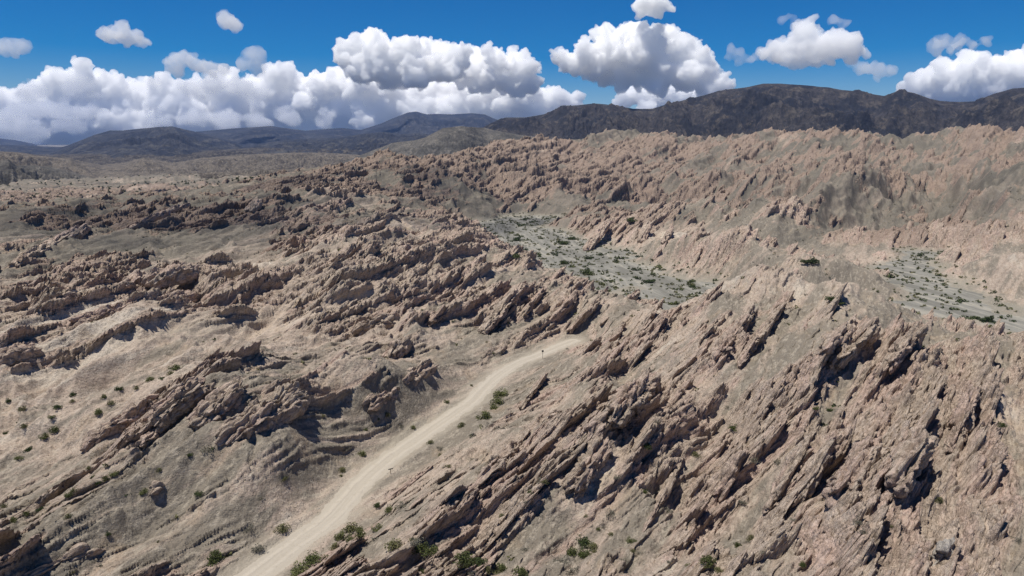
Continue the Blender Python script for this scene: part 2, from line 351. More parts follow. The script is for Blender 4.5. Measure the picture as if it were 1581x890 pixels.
for i0 in range(0, NR, CH):
    rr = RR[i0:i0 + CH]
    x = (rr[:, None] * np.sin(AZ)).astype(f32); y = (rr[:, None] * np.cos(AZ)).astype(f32)
    fl = field(x, y); h = fl['h']; r = fl['r']
    out_w = sst(1500, 2300, r)                          # far plain
    plain = -24 - 52 * sst(1500, 2300, r)  + 10 * noise2(x / 900, y / 900, 7) + 5 * noise2(x / 260, y / 260, 9)
    h = h * (1 - out_w) + plain * out_w
    rock = fl['rock'] * (1 - sst(1300, 1650, r))
    behind = sst(1.0, 1.4, np.abs(np.arctan2(x, y)))
    rock = rock * (1 - behind)
    rock, D, u, we, f1, f2, crack = fins(x, y, h, rock, fl['cot'], r, sst(3.5, 8, fl['dr']) * sst(2, 9, fl['beds']), sst(-.5, .0, fl['rk']))
    h = h + (1 - rock) * (.26 * (ridged((x * ST + y * CT) / 13 + .5 * noise2(x / 6, y / 6, 63), (x * CT - y * ST) / 5.5, 6, 61, .70) - .9) + .05 * noise2(x / .7, y / .7, 64)) * sst(2.6, 6, fl['dr']) * sst(-2, 4, fl['beds'])
    h = h + np.where(fl['dr'] < 7, .035 * noise2(fl['dr'] * 1.5, y / 6, 62), 0)
    cs = fl['cot'] / np.sqrt(1 + fl['cot'] ** 2); sn = 1 / np.sqrt(1 + fl['cot'] ** 2)
    s = slice(i0, i0 + len(rr))
    rock = rock * np.clip(.45 + .6 * f1 + .35 * f2, 0, 1)
    X[s] = x + D * cs * CT; Y[s] = y - D * cs * ST; Z[s] = h + D * sn
    A_rock[s] = rock; A_str[s] = we; A_road[s] = fl['dr']; A_bed[s] = fl['beds']
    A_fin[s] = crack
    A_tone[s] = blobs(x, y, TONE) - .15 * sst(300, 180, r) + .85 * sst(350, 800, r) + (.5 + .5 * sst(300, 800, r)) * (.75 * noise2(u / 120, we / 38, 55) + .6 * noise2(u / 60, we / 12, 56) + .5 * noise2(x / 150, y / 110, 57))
    A_tint[s] = -1.6 * out_w + blobs(x, y, TINT) + .7 * fbm2(x / 55, y / 55, 4, 50) + .5 * noise2(u / 40, we / 6, 51) + .45 * noise2(u / 16, we / 2.4, 52) - .22

# nearest ground point seen at each photograph pixel (for surveying where things stand)
fx_, fy_, dp_ = project(X.ravel(), Y.ravel(), Z.ravel())
ok_ = (fx_ > -100) & (fx_ < 1680) & (fy_ > 0) & (fy_ < 985) & (dp_ < 5000)
idx_ = np.nonzero(ok_)[0]
gx_ = ((fx_[idx_] + 100) / 2).astype(np.int32); gy_ = (fy_[idx_] / 2).astype(np.int32)
ZB = np.full((893, 495), 1e9, f32); ZI = np.full((893, 495), -1, np.int64)
order = np.argsort(-dp_[idx_], kind='stable')
ZB[gx_[order], gy_[order]] = dp_[idx_][order]; ZI[gx_[order], gy_[order]] = idx_[order]
XF, YF, ZF = X.ravel(), Y.ravel(), Z.ravel()
def hit(px, py):
    i = int((px + 100) / 2); j = int(py / 2)
    b = ZB[i - 1:i + 2, j - 1:j + 2]; k = np.unravel_index(np.argmin(b), b.shape)
    v = ZI[i - 1 + k[0], j - 1 + k[1]]
    if v < 0: return None
    return np.array((XF[v], YF[v], ZF[v]), float)

# ------------------------------------------------------------------ meshes from the sheet
def new_mesh(name, V, faces, attrs=None, smooth=True):
    me = bpy.data.meshes.new(name)
    V = np.ascontiguousarray(V, f32); faces = np.ascontiguousarray(faces, np.int32)
    me.vertices.add(len(V)); me.vertices.foreach_set('co', V.ravel())
    k = faces.shape[1]
    me.loops.add(faces.size); me.loops.foreach_set('vertex_index', faces.ravel())
    me.polygons.add(len(faces)); me.polygons.foreach_set('loop_start', np.arange(0, faces.size, k, dtype=np.int32))
    if attrs:
        for n, a in attrs.items():
            at = me.attributes.new(n, 'FLOAT', 'POINT'); at.data.foreach_set('value', np.ascontiguousarray(a, f32))
    me.update(calc_edges=True)
    me.polygons.foreach_set('use_smooth', np.full(len(faces), smooth, bool))
    me.update()
    return me
def link(name, me, mat=None, parent=None):
    o = bpy.data.objects.new(name, me); COL.objects.link(o)
    if mat is not None and not me.materials: me.materials.append(mat)
    if parent is not None: o.parent = parent
    return o
def tag(o, label=None, cat=None, group=None, kind=None):
    if label: o['label'] = label
    if cat: o['category'] = cat
    if group: o['group'] = group
    if kind: o['kind'] = kind
    return o
# ------------------------------------------------------------------ materials
class N:
    def __init__(s, name):
        s.m = bpy.data.materials.new(name); s.m.use_nodes = True; s.t = s.m.node_tree; s.t.nodes.clear()
        s.out = s.t.nodes.new('ShaderNodeOutputMaterial')
    def n(s, typ, **kw):
        nd = s.t.nodes.new(typ)
        for k, v in kw.items(): setattr(nd, k, v)
        return nd
    def put(s, sock, v):
        if hasattr(v, 'is_linked'): s.t.links.new(v, sock)
        elif isinstance(v, tuple) and sock.type == 'RGBA' and len(v) == 3: sock.default_value = (*v, 1)
        else: sock.default_value = v
    def math(s, op, a, b=0.0, c=0.0, clamp=False):
        nd = s.n('ShaderNodeMath', operation=op, use_clamp=clamp); s.put(nd.inputs[0], a); s.put(nd.inputs[1], b)
        if op == 'MULTIPLY_ADD': s.put(nd.inputs[2], c)
        return nd.outputs[0]
    def mix(s, f, a, b, mode='MIX'):
        nd = s.n('ShaderNodeMix', data_type='RGBA', blend_type=mode); s.put(nd.inputs[0], f); s.put(nd.inputs[6], a); s.put(nd.inputs[7], b); return nd.outputs[2]
    def ramp(s, v, a, b, lo=0.0, hi=1.0):
        nd = s.n('ShaderNodeMapRange', interpolation_type='SMOOTHSTEP'); s.put(nd.inputs[0], v); s.put(nd.inputs[1], a); s.put(nd.inputs[2], b); s.put(nd.inputs[3], lo); s.put(nd.inputs[4], hi); return nd.outputs[0]
    def attr(s, name):
        return s.n('ShaderNodeAttribute', attribute_name=name).outputs['Fac']
    def noise(s, vec, scale, detail=3.0, rough=0.55, dist=0.0):
        nd = s.n('ShaderNodeTexNoise'); s.put(nd.inputs['Vector'], vec); nd.inputs['Scale'].default_value = scale
        nd.inputs['Detail'].default_value = detail; nd.inputs['Roughness'].default_value = rough; nd.inputs['Distortion'].default_value = dist
        return nd.outputs['Fac']
    def mapping(s, vec, scale=(1, 1, 1), rot=(0, 0, 0)):
        nd = s.n('ShaderNodeMapping'); s.put(nd.inputs[0], vec); nd.inputs['Scale'].default_value = scale; nd.inputs['Rotation'].default_value = rot; return nd.outputs[0]
    def xyz(s, x, y, z):
        nd = s.n('ShaderNodeCombineXYZ'); s.put(nd.inputs[0], x); s.put(nd.inputs[1], y); s.put(nd.inputs[2], z); return nd.outputs[0]
    def sep(s, v):
        nd = s.n('ShaderNodeSeparateXYZ'); s.put(nd.inputs[0], v); return nd.outputs
    def along(s, p, heading, sa, sx, sz=None):
        q = s.sep(p); sn, cs = math.sin(heading), math.cos(heading)
        a = s.math('ADD', s.math('MULTIPLY', q[0], sn * sa), s.math('MULTIPLY', q[1], cs * sa)); b = s.math('SUBTRACT', s.math('MULTIPLY', q[0], cs * sx), s.math('MULTIPLY', q[1], sn * sx))
        return s.xyz(a, b, s.math('MULTIPLY', q[2], sx if sz is None else sz))
    def pos(s): return s.n('ShaderNodeNewGeometry').outputs['Position']
    def bump(s, hgt, dist, strength=1.0, normal=None):
        nd = s.n('ShaderNodeBump'); s.put(nd.inputs['Height'], hgt); nd.inputs['Distance'].default_value = dist; nd.inputs['Strength'].default_value = strength
        if normal is not None: s.put(nd.inputs['Normal'], normal)
        return nd.outputs[0]
    def done(s, col, rough=0.95, normal=None, spec=0.15):
        b = s.n('ShaderNodeBsdfPrincipled'); s.put(b.inputs['Base Color'], col); s.put(b.inputs['Roughness'], rough); b.inputs['Specular IOR Level'].default_value = spec
        if normal is not None: s.put(b.inputs['Normal'], normal)
        s.t.links.new(b.outputs[0], s.out.inputs[0]); return s.m

GRAVEL = (.215, .188, .152); TAN = (.425, .338, .272); CREAM = (.50, .435, .36)
R_TAN = (.52, .42, .335); R_PINK = (.55, .405, .335); R_GREY = (.44, .39, .32); R_DARK = (.30, .235, .185)
def rock_color(m, p, strat, fin):
    q = m.sep(p)
    u = m.math('MULTIPLY_ADD', q[0], ST, m.math('MULTIPLY', q[1], CT))
    sv = m.xyz(m.math('MULTIPLY', strat, .35), m.math('MULTIPLY', u, .03), m.math('MULTIPLY', q[2], .05))
    b1 = m.noise(sv, 1.0, 4, .65); b2 = m.noise(sv, 6.0, 3, .7)
    c = m.mix(m.ramp(b1, .40, .62), R_TAN, R_PINK)
    c = m.mix(m.math('MULTIPLY', m.ramp(b2, .50, .72), .55), c, R_GREY)
    c = m.mix(m.math('MULTIPLY', m.ramp(m.noise(p, .35, 5, .65), .52, .72), .5), c, R_DARK)
    c = m.mix(m.math('MULTIPLY', m.ramp(m.noise(p, .09, 4, .6), .50, .70), .45), c, (.43, .36, .285))
    c = m.mix(m.math('MULTIPLY', fin, .45), c, (.15, .115, .085))  # darkens cracks in the colour, for the shadow they hold
    b3 = m.noise(m.xyz(m.math('MULTIPLY', strat, 1.6), m.math('MULTIPLY', u, .22), m.math('MULTIPLY', q[2], .5)), 2.2, 5, .75)
    c = m.mix(m.ramp(b3, .43, .53, .55, 0), c, (.19, .145, .11))
    c = m.mix(m.ramp(b3, .54, .62, 0, .45), c, (.58, .49, .40))
    return c, sv, u
def make_ground():
    m = N('ground')
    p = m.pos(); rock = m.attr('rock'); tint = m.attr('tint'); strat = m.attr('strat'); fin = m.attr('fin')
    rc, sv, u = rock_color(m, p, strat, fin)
    pw = m.along(p, TH, .32, 1.0)
    n0 = m.noise(pw, .08, 5, .6); n1 = m.noise(pw, .6, 6, .72); n2 = m.noise(p, 3.0, 4, .75)
    streak = m.noise(m.xyz(m.math('MULTIPLY', strat, .22), m.math('MULTIPLY', u, .025), 0.0), 1.0, 5, .65)
    t = m.math('ADD', tint, m.math('MULTIPLY_ADD', n0, 1.6, -.8)); t = m.math('ADD', t, m.math('MULTIPLY_ADD', streak, 2.6, -1.3)); t = m.math('ADD', t, m.math('MULTIPLY_ADD', n1, 1.6, -.8))
    sc = m.mix(m.ramp(t, -.45, .25), GRAVEL, TAN); sc = m.mix(m.ramp(t, .3, 1.0), sc, CREAM)
    sc = m.mix(m.math('MULTIPLY', m.ramp(m.noise(p, .12, 3, .6), .55, .7), .5), sc, (.36, .268, .185))
    vp = m.n('ShaderNodeTexVoronoi', feature='F1'); m.put(vp.inputs['Vector'], p); vp.inputs['Scale'].default_value = 1.3
    sc = m.mix(m.ramp(n2, .47, .60, 0, .5), sc, (.16, .135, .105))
    n5 = m.noise(m.along(p, TH, .4, 1.0, .5), 1.0, 6, .8)
    sc = m.mix(m.ramp(n5, .49, .42, 0, .5), sc, (.20, .17, .135))
    sc = m.mix(m.ramp(n5, .52, .59, 0, .5), sc, (.46, .40, .32))
    sc = m.mix(m.math('MULTIPLY', m.ramp(vp.outputs['Distance'], .22, .12, 0, .75), m.ramp(n1, .42, .55)), sc, (.10, .09, .07))
    rm = m.ramp(m.math('ADD', rock, m.math('MULTIPLY_ADD', n1, .5, -.25)), .12, .5)
    c = m.mix(rm, sc, rc)
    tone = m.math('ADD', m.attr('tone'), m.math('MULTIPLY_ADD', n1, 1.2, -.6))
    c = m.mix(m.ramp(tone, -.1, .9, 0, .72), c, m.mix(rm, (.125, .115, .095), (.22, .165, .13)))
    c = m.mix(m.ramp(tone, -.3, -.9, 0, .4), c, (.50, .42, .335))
    # pale dust beside the road and the river beds
    rd = m.ramp(m.math('ADD', m.attr('road'), m.math('MULTIPLY_ADD', n1, 6.0, -3.0)), 1.8, 5.0, .6, 0.0)
    c = m.mix(rd, c, (.40, .355, .285))
    bd = m.ramp(m.math('ADD', m.attr('bed'), m.math('MULTIPLY_ADD', n0, 20.0, -10.0)), -2.0, 10.0, .8, 0.0)
    c = m.mix(bd, c, (.26, .24, .195))
    hr = m.math('ADD', m.math('MULTIPLY', m.noise(p, .8, 6, .7), 1.0), m.math('MULTIPLY', m.noise(sv, 14.0, 4, .7), .7))
    vo = m.n('ShaderNodeTexVoronoi', feature='F1'); m.put(vo.inputs['Vector'], m.xyz(m.math('MULTIPLY', strat, 1.0), m.math('MULTIPLY', u, .35), m.math('MULTIPLY', m.sep(p)[2], .5))); vo.inputs['Scale'].default_value = 1.1
    hr = m.math('SUBTRACT', hr, m.math('MULTIPLY', vo.outputs['Distance'], .55))
    hs = m.math('ADD', m.noise(p, 2.0, 5, .7), m.math('MULTIPLY', m.noise(m.mapping(p, (1, 1, .3)), .35, 4, .6), .6))
    hh = m.math('ADD', m.math('MULTIPLY', hr, m.ramp(rm, 0, 1, 0.0, 1.0)), m.math('MULTIPLY', hs, m.ramp(rm, 0, 1, .5, .25)))
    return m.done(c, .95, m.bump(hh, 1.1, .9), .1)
def make_bed():
    m = N('river_gravel'); p = m.pos()
    br = m.noise(m.along(p, math.radians(-12), .16, 1.0), .10, 7, .7, .6)
    n1 = m.noise(p, .5, 5, .7)
    c = m.mix(m.ramp(br, .42, .56), (.150, .143, .124), (.222, .212, .185))
    c = m.mix(m.ramp(br, .55, .60, 0, .75), c, (.31, .285, .235))
    c = m.mix(m.ramp(n1, .45, .7, 0, .5), c, (.15, .15, .125))
    return m.done(c, .95, m.bump(n1, .3, .5), .1)
def make_road():
    m = N('gravel_road'); p = m.pos(); d = m.attr('road')
    n1 = m.noise(p, .25, 5, .6); n2 = m.noise(p, 4.0, 4, .7)
    w = m.math('ADD', d, m.math('MULTIPLY_ADD', n1, 1.0, -.5))
    tr = m.noise(m.xyz(m.math('MULTIPLY', w, 1.2), m.math('MULTIPLY', m.sep(p)[1], .03), 0.0), 1.0, 3, .6)
    c = m.mix(m.ramp(tr, .3, .7), (.34, .30, .245), (.385, .345, .285))
    c = m.mix(m.ramp(n2, .4, .8, 0, .35), c, (.33, .30, .25))
    c = m.mix(m.ramp(w, 1.5, 2.4, 0, .6), c, (.36, .32, .26))
    tk = m.math('MULTIPLY', m.ramp(w, .45, .8), m.ramp(w, 1.1, 1.5, 1, 0))
    c = m.mix(m.math('MULTIPLY', tk, .5), c, (.42, .375, .31)); c = m.mix(m.math('MULTIPLY', m.ramp(m.noise(p, 1.2, 5, .75), .52, .64), .4), c, (.30, .262, .21))
    return m.done(c, .95, m.bump(m.math('ADD', n2, m.math('MULTIPLY', tk, -.8)), .12, .7), .1)
M_GROUND = make_ground(); M_BED = make_bed(); M_ROAD = make_road()

# ------------------------------------------------------------------ the sheet cut into ground, road and river bed
jj = np.arange(NA); jn = (jj + 1) % NA
i_ = np.arange(NR - 1)[:, None] * NA
quads = np.stack([i_ + jj, i_ + jn, i_ + NA + jn, i_ + NA + jj], -1).reshape(-1, 4)[:, ::-1]
fr = A_road.ravel()[quads].mean(1); fb = A_bed.ravel()[quads].mean(1)
wob = .5 * noise2(XF[quads[:, 0]] / 3, YF[quads[:, 0]] / 3, 33) + .25 * noise2(XF[quads[:, 0]] / .8, YF[quads[:, 0]] / .8, 34)
is_road = fr + .9 * wob < 2.25 - .4 * sst(100, 170, np.hypot(XF[quads[:, 0]], YF[quads[:, 0]])) - 1.2 * sst(180, 206, np.hypot(XF[quads[:, 0]], YF[quads[:, 0]]))
is_bed = (fb + 3 * wob < -2.0) & ~is_road
VV = np.stack([XF, YF, ZF], 1)
def cut(name, sel, mat):
    q = quads[sel]; used, inv = np.unique(q, return_inverse=True); q = inv.reshape(q.shape)
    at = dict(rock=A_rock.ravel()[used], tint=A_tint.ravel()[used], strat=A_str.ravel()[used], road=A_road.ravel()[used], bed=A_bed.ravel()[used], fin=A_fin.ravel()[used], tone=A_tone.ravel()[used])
    return tag(link(name, new_mesh(name, VV[used], q, at), mat), kind='structure')
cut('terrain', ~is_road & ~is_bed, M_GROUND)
cut('road', is_road, M_ROAD)
cut('river_bed', is_bed, M_BED)
print('sheet', len(VV), 'verts')
# ------------------------------------------------------------------ mountain ranges beyond the badlands
def mountain_mat(name, lo, hi, patch, scale):
    m = N(name); p = m.pos()
    n = m.noise(p, scale, 6, .62); n2 = m.noise(p, scale * 5, 5, .65); n3 = m.noise(m.mapping(p, (1, 1, .4)), scale * 22, 4, .7)
    c = m.mix(m.ramp(n, .44, .56), lo, hi)
    c = m.mix(m.ramp(n2, .51, .62, 0, .7), c, patch)
    c = m.mix(m.ramp(n3, .45, .57, 0, .55), c, tuple(v * .5 for v in lo))
    return m.done(c, .97, m.bump(m.math('ADD', n3, m.math('MULTIPLY', n2, 2.0)), .25 / scale * .09, .9), .05)
def mountain(name, crest, dist, front, back, mat, foot=-22, seed=0, rows=170, cols=700, rough=1.0, scale=1.0, kx=1.0):
    c = np.array([tuple(map(float, q.split(','))) for q in crest.split()])
    rays = np.array([ray(*q) for q in c]); caz = np.arctan2(rays[:, 0], rays[:, 1]); te = rays[:, 2] / np.hypot(rays[:, 0], rays[:, 1])
    az = np.linspace(caz[0], caz[-1], cols)
    te = np.interp(az, caz, te)
    t = np.concatenate([np.linspace(0, 1, int(rows * .75)), 1 + np.linspace(0, 1, rows - int(rows * .75) + 1)[1:]])
    Rc = dist * (1 + .06 * kx * noise2(az * 9 + seed, az * 0, seed) + .02 * kx * noise2(az * 40, az * 0, seed + 1))
    cz = CAM_H + Rc * te
    T, A = np.meshgrid(t, az, indexing='ij')
    R = np.where(T <= 1, Rc * (1 - front * (1 - T)), Rc * (1 + back * (T - 1)))
    x = (R * np.sin(A)).astype(f32); y = (R * np.cos(A)).astype(f32)
    q = np.where(T <= 1, T, 2 - T)
    H = cz - foot
    k = 1.0 / (scale * dist * .11)
    wx = x + .25 / k * noise2(x * k * .7, y * k * .7, seed + 5); wy = y + .25 / k * noise2(x * k * .7, y * k * .7, seed + 6)
    rg = ridged(wx * k, wy * k, 7, seed + 10, .52, 2.1)
    rg = np.clip((rg - .75) / 1.2, -1, 1)
    env = (4 * q * (1 - q)) ** 1.25; s = q ** 1.15
    qe = s + rough * rg * (.31 * env + .006)
    # descending spurs
    sp = 1 - np.abs(noise2(A * 26 / scale + 3.0 * q + 1.2 * noise2(A * 30, q * 3, seed + 30), q * 2.2 - A * 9, seed + 31)) * 2
    qe = qe + .02 * rough * sp * env
    z = foot - 12 * (q < .02) + H * np.clip(qe, -.03, 1.3)
    V = np.stack([x, y, z], -1).reshape(-1, 3)
    nr, nc = x.shape
    i = np.arange(nr - 1)[:, None] * nc; j = np.arange(nc - 1)
    f = np.stack([i + j, i + j + 1, i + nc + j + 1, i + nc + j], -1).reshape(-1, 4)[:, ::-1]
    return tag(link(name, new_mesh(name, V, f), mat), kind='structure')
MM_dark = mountain_mat('slate_mountain', (.026, .026, .030), (.052, .047, .046), (.105, .090, .075), .004)
MM_far = mountain_mat('far_mountain', (.027, .029, .037), (.049, .050, .056), (.095, .090, .083), .0016)
MM_tan = mountain_mat('tan_hill', (.082, .071, .060), (.150, .129, .105), (.231, .204, .167), .02)
MM_foot = mountain_mat('grey_foothill', (.088, .083, .075), (.126, .116, .102), (.184, .167, .143), .008)
mountain('mountain_range', '740,200 759,190 780,182 812,182 840,177 868,165 890,163 918,160 953,164 978,168 1007,168 1031,161 1060,154 1090,147 1119,139 1153,135 1177,130 1205,130 1232,131 1280,135 1300,139 1324,141 1345,145 1365,148 1389,140 1413,144 1435,152 1451,156 1480,158 1505,157 1536,145 1564,137 1581,136 1650,130 1750,140 1900,150',
         3900, .42, .3, MM_dark, -80, 3, 260, 1000, 1.2, 1.5)
mountain('foothills', '500,262 553,241 606,221 640,217 656,213 684,198 712,195 748,198 776,204 805,209 850,214 900,222 960,240', 2300, .22, .25, MM_foot, -80, 40, 150, 500, .8, .9)
mountain('blue_mountain', '40,250 67,238 111,222.5 145,209 169,202 189,202 216,199 243,196.5 266,195.5 287,200.6 303,204 337,212 371,221 430,238', 8000, .5, .3, MM_far, -80, 60, 170, 600, 1.2, .9)
mountain('far_range', '270,215 297,204 324,202 354,199 388,197 418,195 448,199 472,202 506,199 528,198 557,201 589,191 617,179 630,174 642,172.5 659,177 677,176 698,177 727,175 748,177 764,184 800,195 850,205', 10500, .40, .3, MM_far, -80, 80, 170, 600, .7, .9)
mountain('middle_range', '330,245 371,229 400,222 440,216 480,214 520,213 560,207 590,204 620,207 650,206 690,210 730,212 800,215', 6500, .55, .3, MM_far, -80, 100, 140, 500, 1.1, .5)
mountain('distant_mountain', '-150,212 -60,206 0,214 25,217 50,222 75,234 110,245', 15000, .3, .3, MM_far, -80, 120, 90, 300, .8, .6)
mountain('tan_hills', '-120,236 -50,232 0,234 33,236 71,242 109,245 127,251 157,257 192,253 223,243 243,248 266,253 310,245 360,240 400,238 450,236 500,236 560,240 600,250', 3300, .30, .25, MM_tan, -80, 140, 170, 800, 1.3, .28)
mountain('near_hills', '-150,255 -60,246 0,248 13,246 25,256 46,256 76,257 101,263 125,270 142,275 170,282', 1900, .16, .2, MM_foot, -80, 160, 110, 400, 1.2, .3)
mountain('near_low_hills', '170,290 220,283 262,272 300,268 350,266 400,262 430,262 470,262 520,265', 1750, .12, .2, MM_tan, -80, 180, 110, 400, 1.3, .25)
MM_mid = mountain_mat('grey_hill', (.041, .037, .034), (.082, .073, .064), (.163, .143, .119), .01)
mountain('grey_hills', '-200,240 -100,238 0,240 70,240 130,238 200,236 260,238 330,232 400,228 470,230 540,226 600,226 660,230 720,236', 4800, .30, .3, MM_mid, -80, 210, 150, 600, 1.3, .35)
mountain('far_left_hills', '-260,222 -160,219 -80,223 0,224 40,225 80,227 130,229 200,232 260,240', 9500, .3, .3, MM_far, -80, 230, 100, 300, 1.0, .6)
# ------------------------------------------------------------------ clouds
def ico(sub):
    import bmesh
    bm = bmesh.new(); bmesh.ops.create_icosphere(bm, subdivisions=sub, radius=1.0)
    bm.verts.ensure_lookup_table(); v = np.array([q.co[:] for q in bm.verts], f32); f = np.array([[q.index for q in g.verts] for g in bm.faces], np.int32); bm.free(); return v, f
ICO = {s: ico(s) for s in (1, 2, 3)}
RC = np.random.RandomState(5)
def cloud_material(name):
    m = N(name)
    v = m.n('ShaderNodeVolumePrincipled'); v.inputs['Color'].default_value = (.9995, .999, .9975, 1); v.inputs['Anisotropy'].default_value = 0.0
    m.dens = v.inputs['Density']
    m.t.links.new(v.outputs[0], m.out.inputs['Volume']); m.m.cycles.volume_sampling = 'DISTANCE'; return m
def cloud_mesh(name, lumps, dist, vox_px=2.0, kids=10, levels=2, flat=.45, thick=1.0, rough=1.0, seed=0, squash=1.0):
    """lumps: (px, py, radius px) as surveyed; the cloud gets its real size and depth at its distance"""
    C = []
    mpp = dist / F
    for a, b, rr in lumps:
        d = ray(a, b); k = dist / math.hypot(d[0], d[1]); R = rr * mpp
        c = np.array([0, 0, CAM_H]) + d * k + np.array([0, RC.uniform(-.6, .6) * R * thick, 0])
        C.append((c, R))
    base = min(c[2] - r * flat for c, r in C)
    allC = list(C); cur = C
    for lv in range(levels):
        nx = []
        for c, R in cur:
            for _ in range(kids if lv == 0 else max(4, kids // 2)):
                v = RC.normal(size=3); v /= np.linalg.norm(v); v[2] = abs(v[2]) * .9 - .25 if RC.rand() < .8 else v[2]; v /= np.linalg.norm(v)
                rr = R * RC.uniform(.28, .5); nx.append((c + v * R * RC.uniform(.75, .98), rr))
        allC += nx; cur = nx
    for c, R in list(allC[len(lumps):]):
        for _ in range(2):
            v = RC.normal(size=3); v /= np.linalg.norm(v); v[2] = v[2] * .7 + .2; allC.append((c + v * R * RC.uniform(.9, 1.3), R * RC.uniform(.14, .3)))
    V = []; Fc = []; o = 0
    iv, fi = ICO[2]
    for c, R in allC:
        loc_flat = c[2] - R * .62 * squash
        v = iv * R * np.array([1, 1, squash]) + c
        v[:, 2] = np.where(v[:, 2] < loc_flat, loc_flat + (v[:, 2] - loc_flat) * .45, v[:, 2])
        V.append(v); Fc.append(fi + o); o += len(iv)
    V = np.concatenate(V); Fc = np.concatenate(Fc)
    ctr = V.mean(0); ctr[2] = V[:, 2].min()
    me = new_mesh(name + '_raw', V - ctr, Fc)
    def remesh(me):
        ob = bpy.data.objects.new('tmp', me); COL.objects.link(ob)
        md = ob.modifiers.new('r', 'REMESH'); md.mode = 'VOXEL'; md.voxel_size = vox_px * mpp; md.adaptivity = 0
        dg = bpy.context.evaluated_depsgraph_get(); dg.update(); m2 = bpy.data.meshes.new_from_object(ob.evaluated_get(dg))
        bpy.data.objects.remove(ob); bpy.data.meshes.remove(me); m2.name = name; return m2
    me2 = remesh(me)
    n = len(me2.vertices); co = np.empty(n * 3, f32); me2.vertices.foreach_get('co', co); co = co.reshape(-1, 3)
    for wl, am in ((46, 7.0), (20, 6.0), (9, 3.6), (4.6, 1.9), (2.6, .8)):
        if wl < vox_px * 1.8: continue
        no = np.empty(n * 3, f32); me2.vertex_normals.foreach_get('vector', no); no = no.reshape(-1, 3)
        p = (co + ctr) / (wl * mpp) * np.array([1, 1, 1 / squash], f32)
        d = (np.abs(noise3(p, seed + wl)) * 2.2 - .5) * am * rough * mpp
        co = co + no * d[:, None]
        me2.vertices.foreach_set('co', np.ascontiguousarray(co, f32).ravel()); me2.update()
    me2 = remesh(me2)
    me2.polygons.foreach_set('use_smooth', np.ones(len(me2.polygons), bool))
    return me2, ctr
def cloud(label, lumps, dist, mfp_px=4.0, group=None, **kw):
    me, ctr = cloud_mesh('cloud', lumps, dist, **kw)
    m = cloud_material('cloud_vapour'); m.dens.default_value = F / dist / mfp_px / 1.5
    if group == SMALL: m.dens.default_value /= 2.0
    o = link('cloud', me, m.m); o.location = ctr
    tag(o, label, 'cloud', group); return o
def L(s): return [tuple(map(float, q.split(','))) for q in s.split()]
SMALL = 'small fair weather clouds'; BANK = 'cumulus clouds piled above the mountains'
cloud('long heaped cumulus bank with a tall leaning tower above the blue mountain', L('-260,190,45 -200,175,40 -130,180,45 -60,170,40 -10,175,32 25,172,24 60,160,28 85,150,28 108,150,27 125,130,20 128,116,14 124,107,10 121,100,7 134,120,12 150,140,24 175,150,25 205,155,25 235,158,24 262,165,26 100,190,35 160,190,35 220,195,35 30,205,30 -30,215,40'), 25000, mfp_px=3.2, group=BANK, vox_px=1.4, seed=1)
cloud('cumulus bank with a bright turret between the tall tower and the biggest cumulus', L('280,155,25 315,148,26 350,140,26 385,145,24 410,142,20 432,125,20 447,118,13 465,138,18 490,135,18 300,185,30 360,180,35 420,170,35 470,165,30 390,195,25 300,210,24 360,208,24 430,206,22 490,200,22'), 24000, mfp_px=3.2, group=BANK, vox_px=1.4, seed=2)
cloud('massive pile of grey based cumulus behind the pale peak', L('500,135,22 530,135,26 570,145,30 610,150,30 650,150,30 700,150,32 750,150,34 800,152,28 835,155,20 860,158,18 885,160,14 520,170,30 580,180,30 640,180,28 700,180,30 760,180,28 820,178,22 560,200,22 640,200,22 720,200,22 800,195,20 860,185,16'), 23000, mfp_px=3.2, group=BANK, vox_px=1.4, seed=3)
cloud('tall rounded cumulus with a domed left shoulder, left of the cloud gap', L('572,68,22 545,88,22 555,72,16 590,85,26 620,88,24 650,90,26 675,85,22 700,95,22 560,108,20 600,112,25 640,115,25 680,112,22 525,78,8'), 20000, mfp_px=3.4, group=BANK, vox_px=1.25, seed=4)
cloud('broad cumulus shoulder standing just left of the blue gap', L('735,100,20 765,98,20 795,98,18 815,108,16 745,122,25 785,125,26 815,130,20 765,80,8 720,118,20'), 21000, mfp_px=3.4, group=BANK, vox_px=1.25, seed=5)
cloud('huge tower of cumulus rising to the top of the picture above the dark range', L('1000,62,17 968,65,20 935,72,20 905,85,20 868,92,14 860,84,7 880,100,18 925,100,26 960,95,28 1000,90,30 1035,68,22 1050,85,26 1075,95,24 1090,115,22 1112,128,14 1055,115,26 1015,122,22 970,122,18 935,122,14 1095,140,14'), 19000, mfp_px=3.4, group=BANK, vox_px=1.25, seed=6)
cloud('detached cap of cloud touching the top edge of the picture', L('1002,8,15 985,16,10 1022,10,13 1036,15,8 1008,-4,10 992,2,8'), 18500, mfp_px=4, group=BANK, seed=7)
cloud('low white cumulus strip right behind the dark range, under the huge tower', L('965,158,12 985,150,12 1010,150,14 1035,145,14 1060,150,14 1085,148,12 1110,140,10 1125,138,7 1000,165,16 1050,165,16 1100,155,12'), 26000, mfp_px=3, group=BANK, seed=8)
cloud('bright cumulus climbing over the right end of the dark range', L('1410,138,14 1435,130,18 1460,120,18 1485,112,17 1505,112,14 1500,135,22 1530,128,18 1555,112,18 1578,100,18 1600,92,20 1640,90,30 1460,145,20 1550,140,22 1600,130,30'), 24000, mfp_px=3.2, group=BANK, vox_px=1.4, seed=9)
cloud('compact bright cumulus floating alone over the summit of the dark range', L('1240,62,20 1222,72,16 1200,80,16 1185,85,10 1262,68,20 1290,72,18 1315,80,14 1330,82,8 1225,90,14 1255,92,16 1280,95,10'), 16000, mfp_px=3.4, group=SMALL, vox_px=1.6, seed=10)
